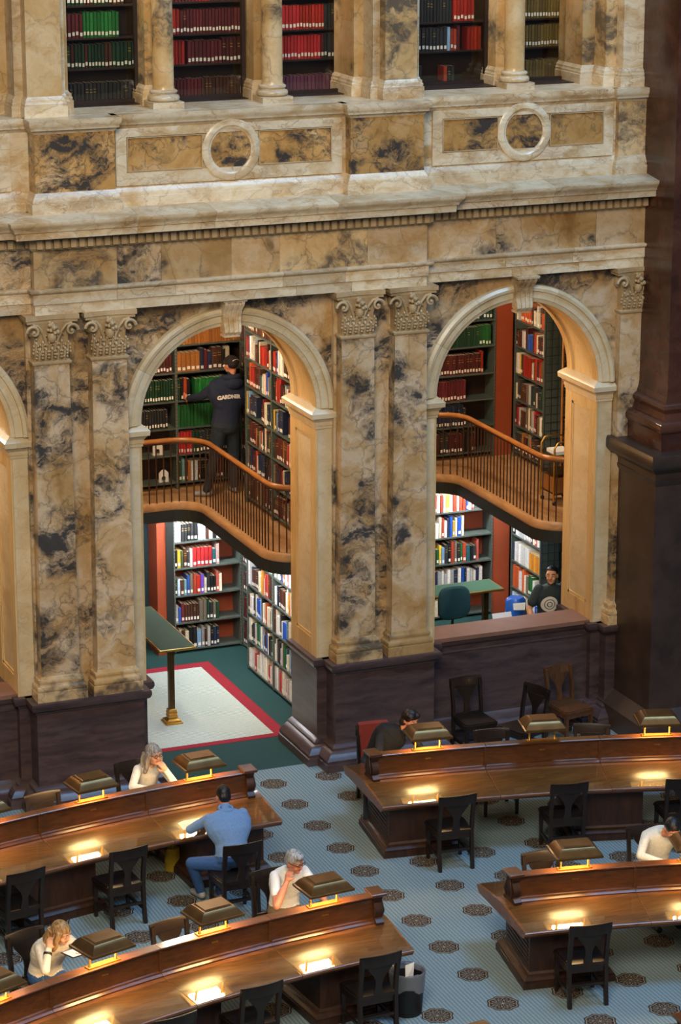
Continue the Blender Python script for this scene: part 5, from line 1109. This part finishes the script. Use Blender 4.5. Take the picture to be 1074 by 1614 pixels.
# ================================================================== the books themselves, last: the 300 that show largest stand alone
def book_geo(b, mb, cols):
    fr, u, z, t, h, d0, dp = b['fr'], b['u'], b['z'], b['t'], b['h'], b['d0'], b['dp']
    def bx(u0, da, za, u1, db, zb, mi):
        p, q = fr(u0, da, za), fr(u1, db, zb)
        mb.box(min(p[0], q[0]), min(p[1], q[1]), za, max(p[0], q[0]), max(p[1], q[1]), zb, mi)
        cols.extend([b['col']]*24)
    bd = min(.004, t*.12)
    pr = [(u+t*.16, d0), (u+t*.84, d0), (u+t*.97, d0+.007), (u+t, d0+.014), (u, d0+.014), (u+t*.03, d0+.007)]; k0 = len(mb.f)
    mb.loft([[fr(a, c, z) for a, c in pr], [fr(a, c, z+h) for a, c in pr]]); cols.extend([b['col']]*sum(len(f) for f in mb.f[k0:]))
    bx(u, d0+.014, z, u+bd, d0+dp, z+h, 0); bx(u+t-bd, d0+.014, z, u+t, d0+dp, z+h, 0)
    bx(u+bd, d0+.014, z+.004, u+t-bd, d0+dp-.005, z+h-.005, 1)
    if b['tag']: bx(u+t*.17, d0-.0015, z+b['tagz'], u+t*.83, d0+.001, z+b['tagz']+.042, 2)
    if b['gilt']: bx(u+t*.12, d0-.001, z+h*.62, u+t*.88, d0+.001, z+h*.62+.008, 3); bx(u+t*.12, d0-.001, z+h*.74, u+t*.88, d0+.001, z+h*.74+.006, 3)
def book_build(name, bs):
    mb = MB(); cols = []
    for b in bs: book_geo(b, mb, cols)
    me = mb.mesh(name, ['book_cover', 'pages', 'book_tag', 'gilt'])
    ca = me.color_attributes.new('bcol', 'FLOAT_COLOR', 'CORNER')
    arr = np.ones((len(cols), 4), np.float32); arr[:, :3] = np.array(cols, np.float32); ca.data.foreach_set('color', arr.ravel())
    return me
bpy.context.view_layer.update()
dg = bpy.context.evaluated_depsgraph_get()
def px(p):
    v = Vector(p)-CAM; zz = v.dot(FW); return 537+FPX*v.dot(RT)/zz, 807-FPX*v.dot(UP)/zz, zz
def visible(p):
    o = CAM.copy(); d = (Vector(p)-CAM); L = d.length; d.normalize(); tr = 0
    while tr < 4:
        hit, loc, nrm, idx, obj, m = scene.ray_cast(dg, o, d, distance=(Vector(p)-o).length-.012)
        if not hit: return True
        if obj.name.startswith(('window_pane', 'glass')): o = loc+d*.02; tr += 1; continue
        return False
    return False
for b in BOOKS:
    c = b['fr'](b['u']+b['t']/2, b['d0']-.003, b['z']+b['h']*.6); x, y, zz = px(c)
    a0 = px(b['fr'](b['u'], b['d0'], b['z'])); a1 = px(b['fr'](b['u']+b['t'], b['d0'], b['z']+b['h']))
    b['area'] = abs(a1[0]-a0[0])*abs(a1[1]-a0[1]) if (3 < x < 1070 and 3 < y < 1610) else 0
cand = sorted([b for b in BOOKS if b['area'] > 0], key=lambda b: -b['area']); solo = []
for b in cand:
    if len(solo) >= 300: break
    if visible(b['fr'](b['u']+b['t']/2, b['d0']-.003, b['z']+b['h']*.6)): solo.append(b); b['solo'] = True
print('books', len(BOOKS), 'solo', len(solo))
rows = {}
for b in solo: rows.setdefault(b['where'], []).append(b)
lev = {}
for k in rows: lev.setdefault(k[2], set()).add(k[1])
for k, bs in rows.items():
    zs = sorted(lev[k[2]], reverse=True); li = zs.index(k[1])
    ln = 'top visible' if li == 0 and len(zs) > 1 else ('bottom visible' if li == len(zs)-1 and len(zs) > 1 else ORD[li]+' visible')
    bs.sort(key=lambda b: b['u'])
    for i, b in enumerate(bs):
        ctr = Vector(b['fr'](b['u']+b['t']/2, b['d0']+b['dp']/2, b['z']))
        me = book_build('book', [b]); me.transform(Matrix.Translation(-ctr))
        o = ob('book', me); o.location = ctr
        tag(o, '%s book, %s from left on %s shelf, %s' % (b['cn'], ORD[i], ln, k[2]), 'book', 'books in the '+k[2])
rest = [b for b in BOOKS if not b.get('solo')]
o = ob('shelved_books', book_build('shelved_books', rest)); tag(o, 'remaining rows of bound books filling the bookcases of alcoves and gallery', 'books', None, 'stuff')
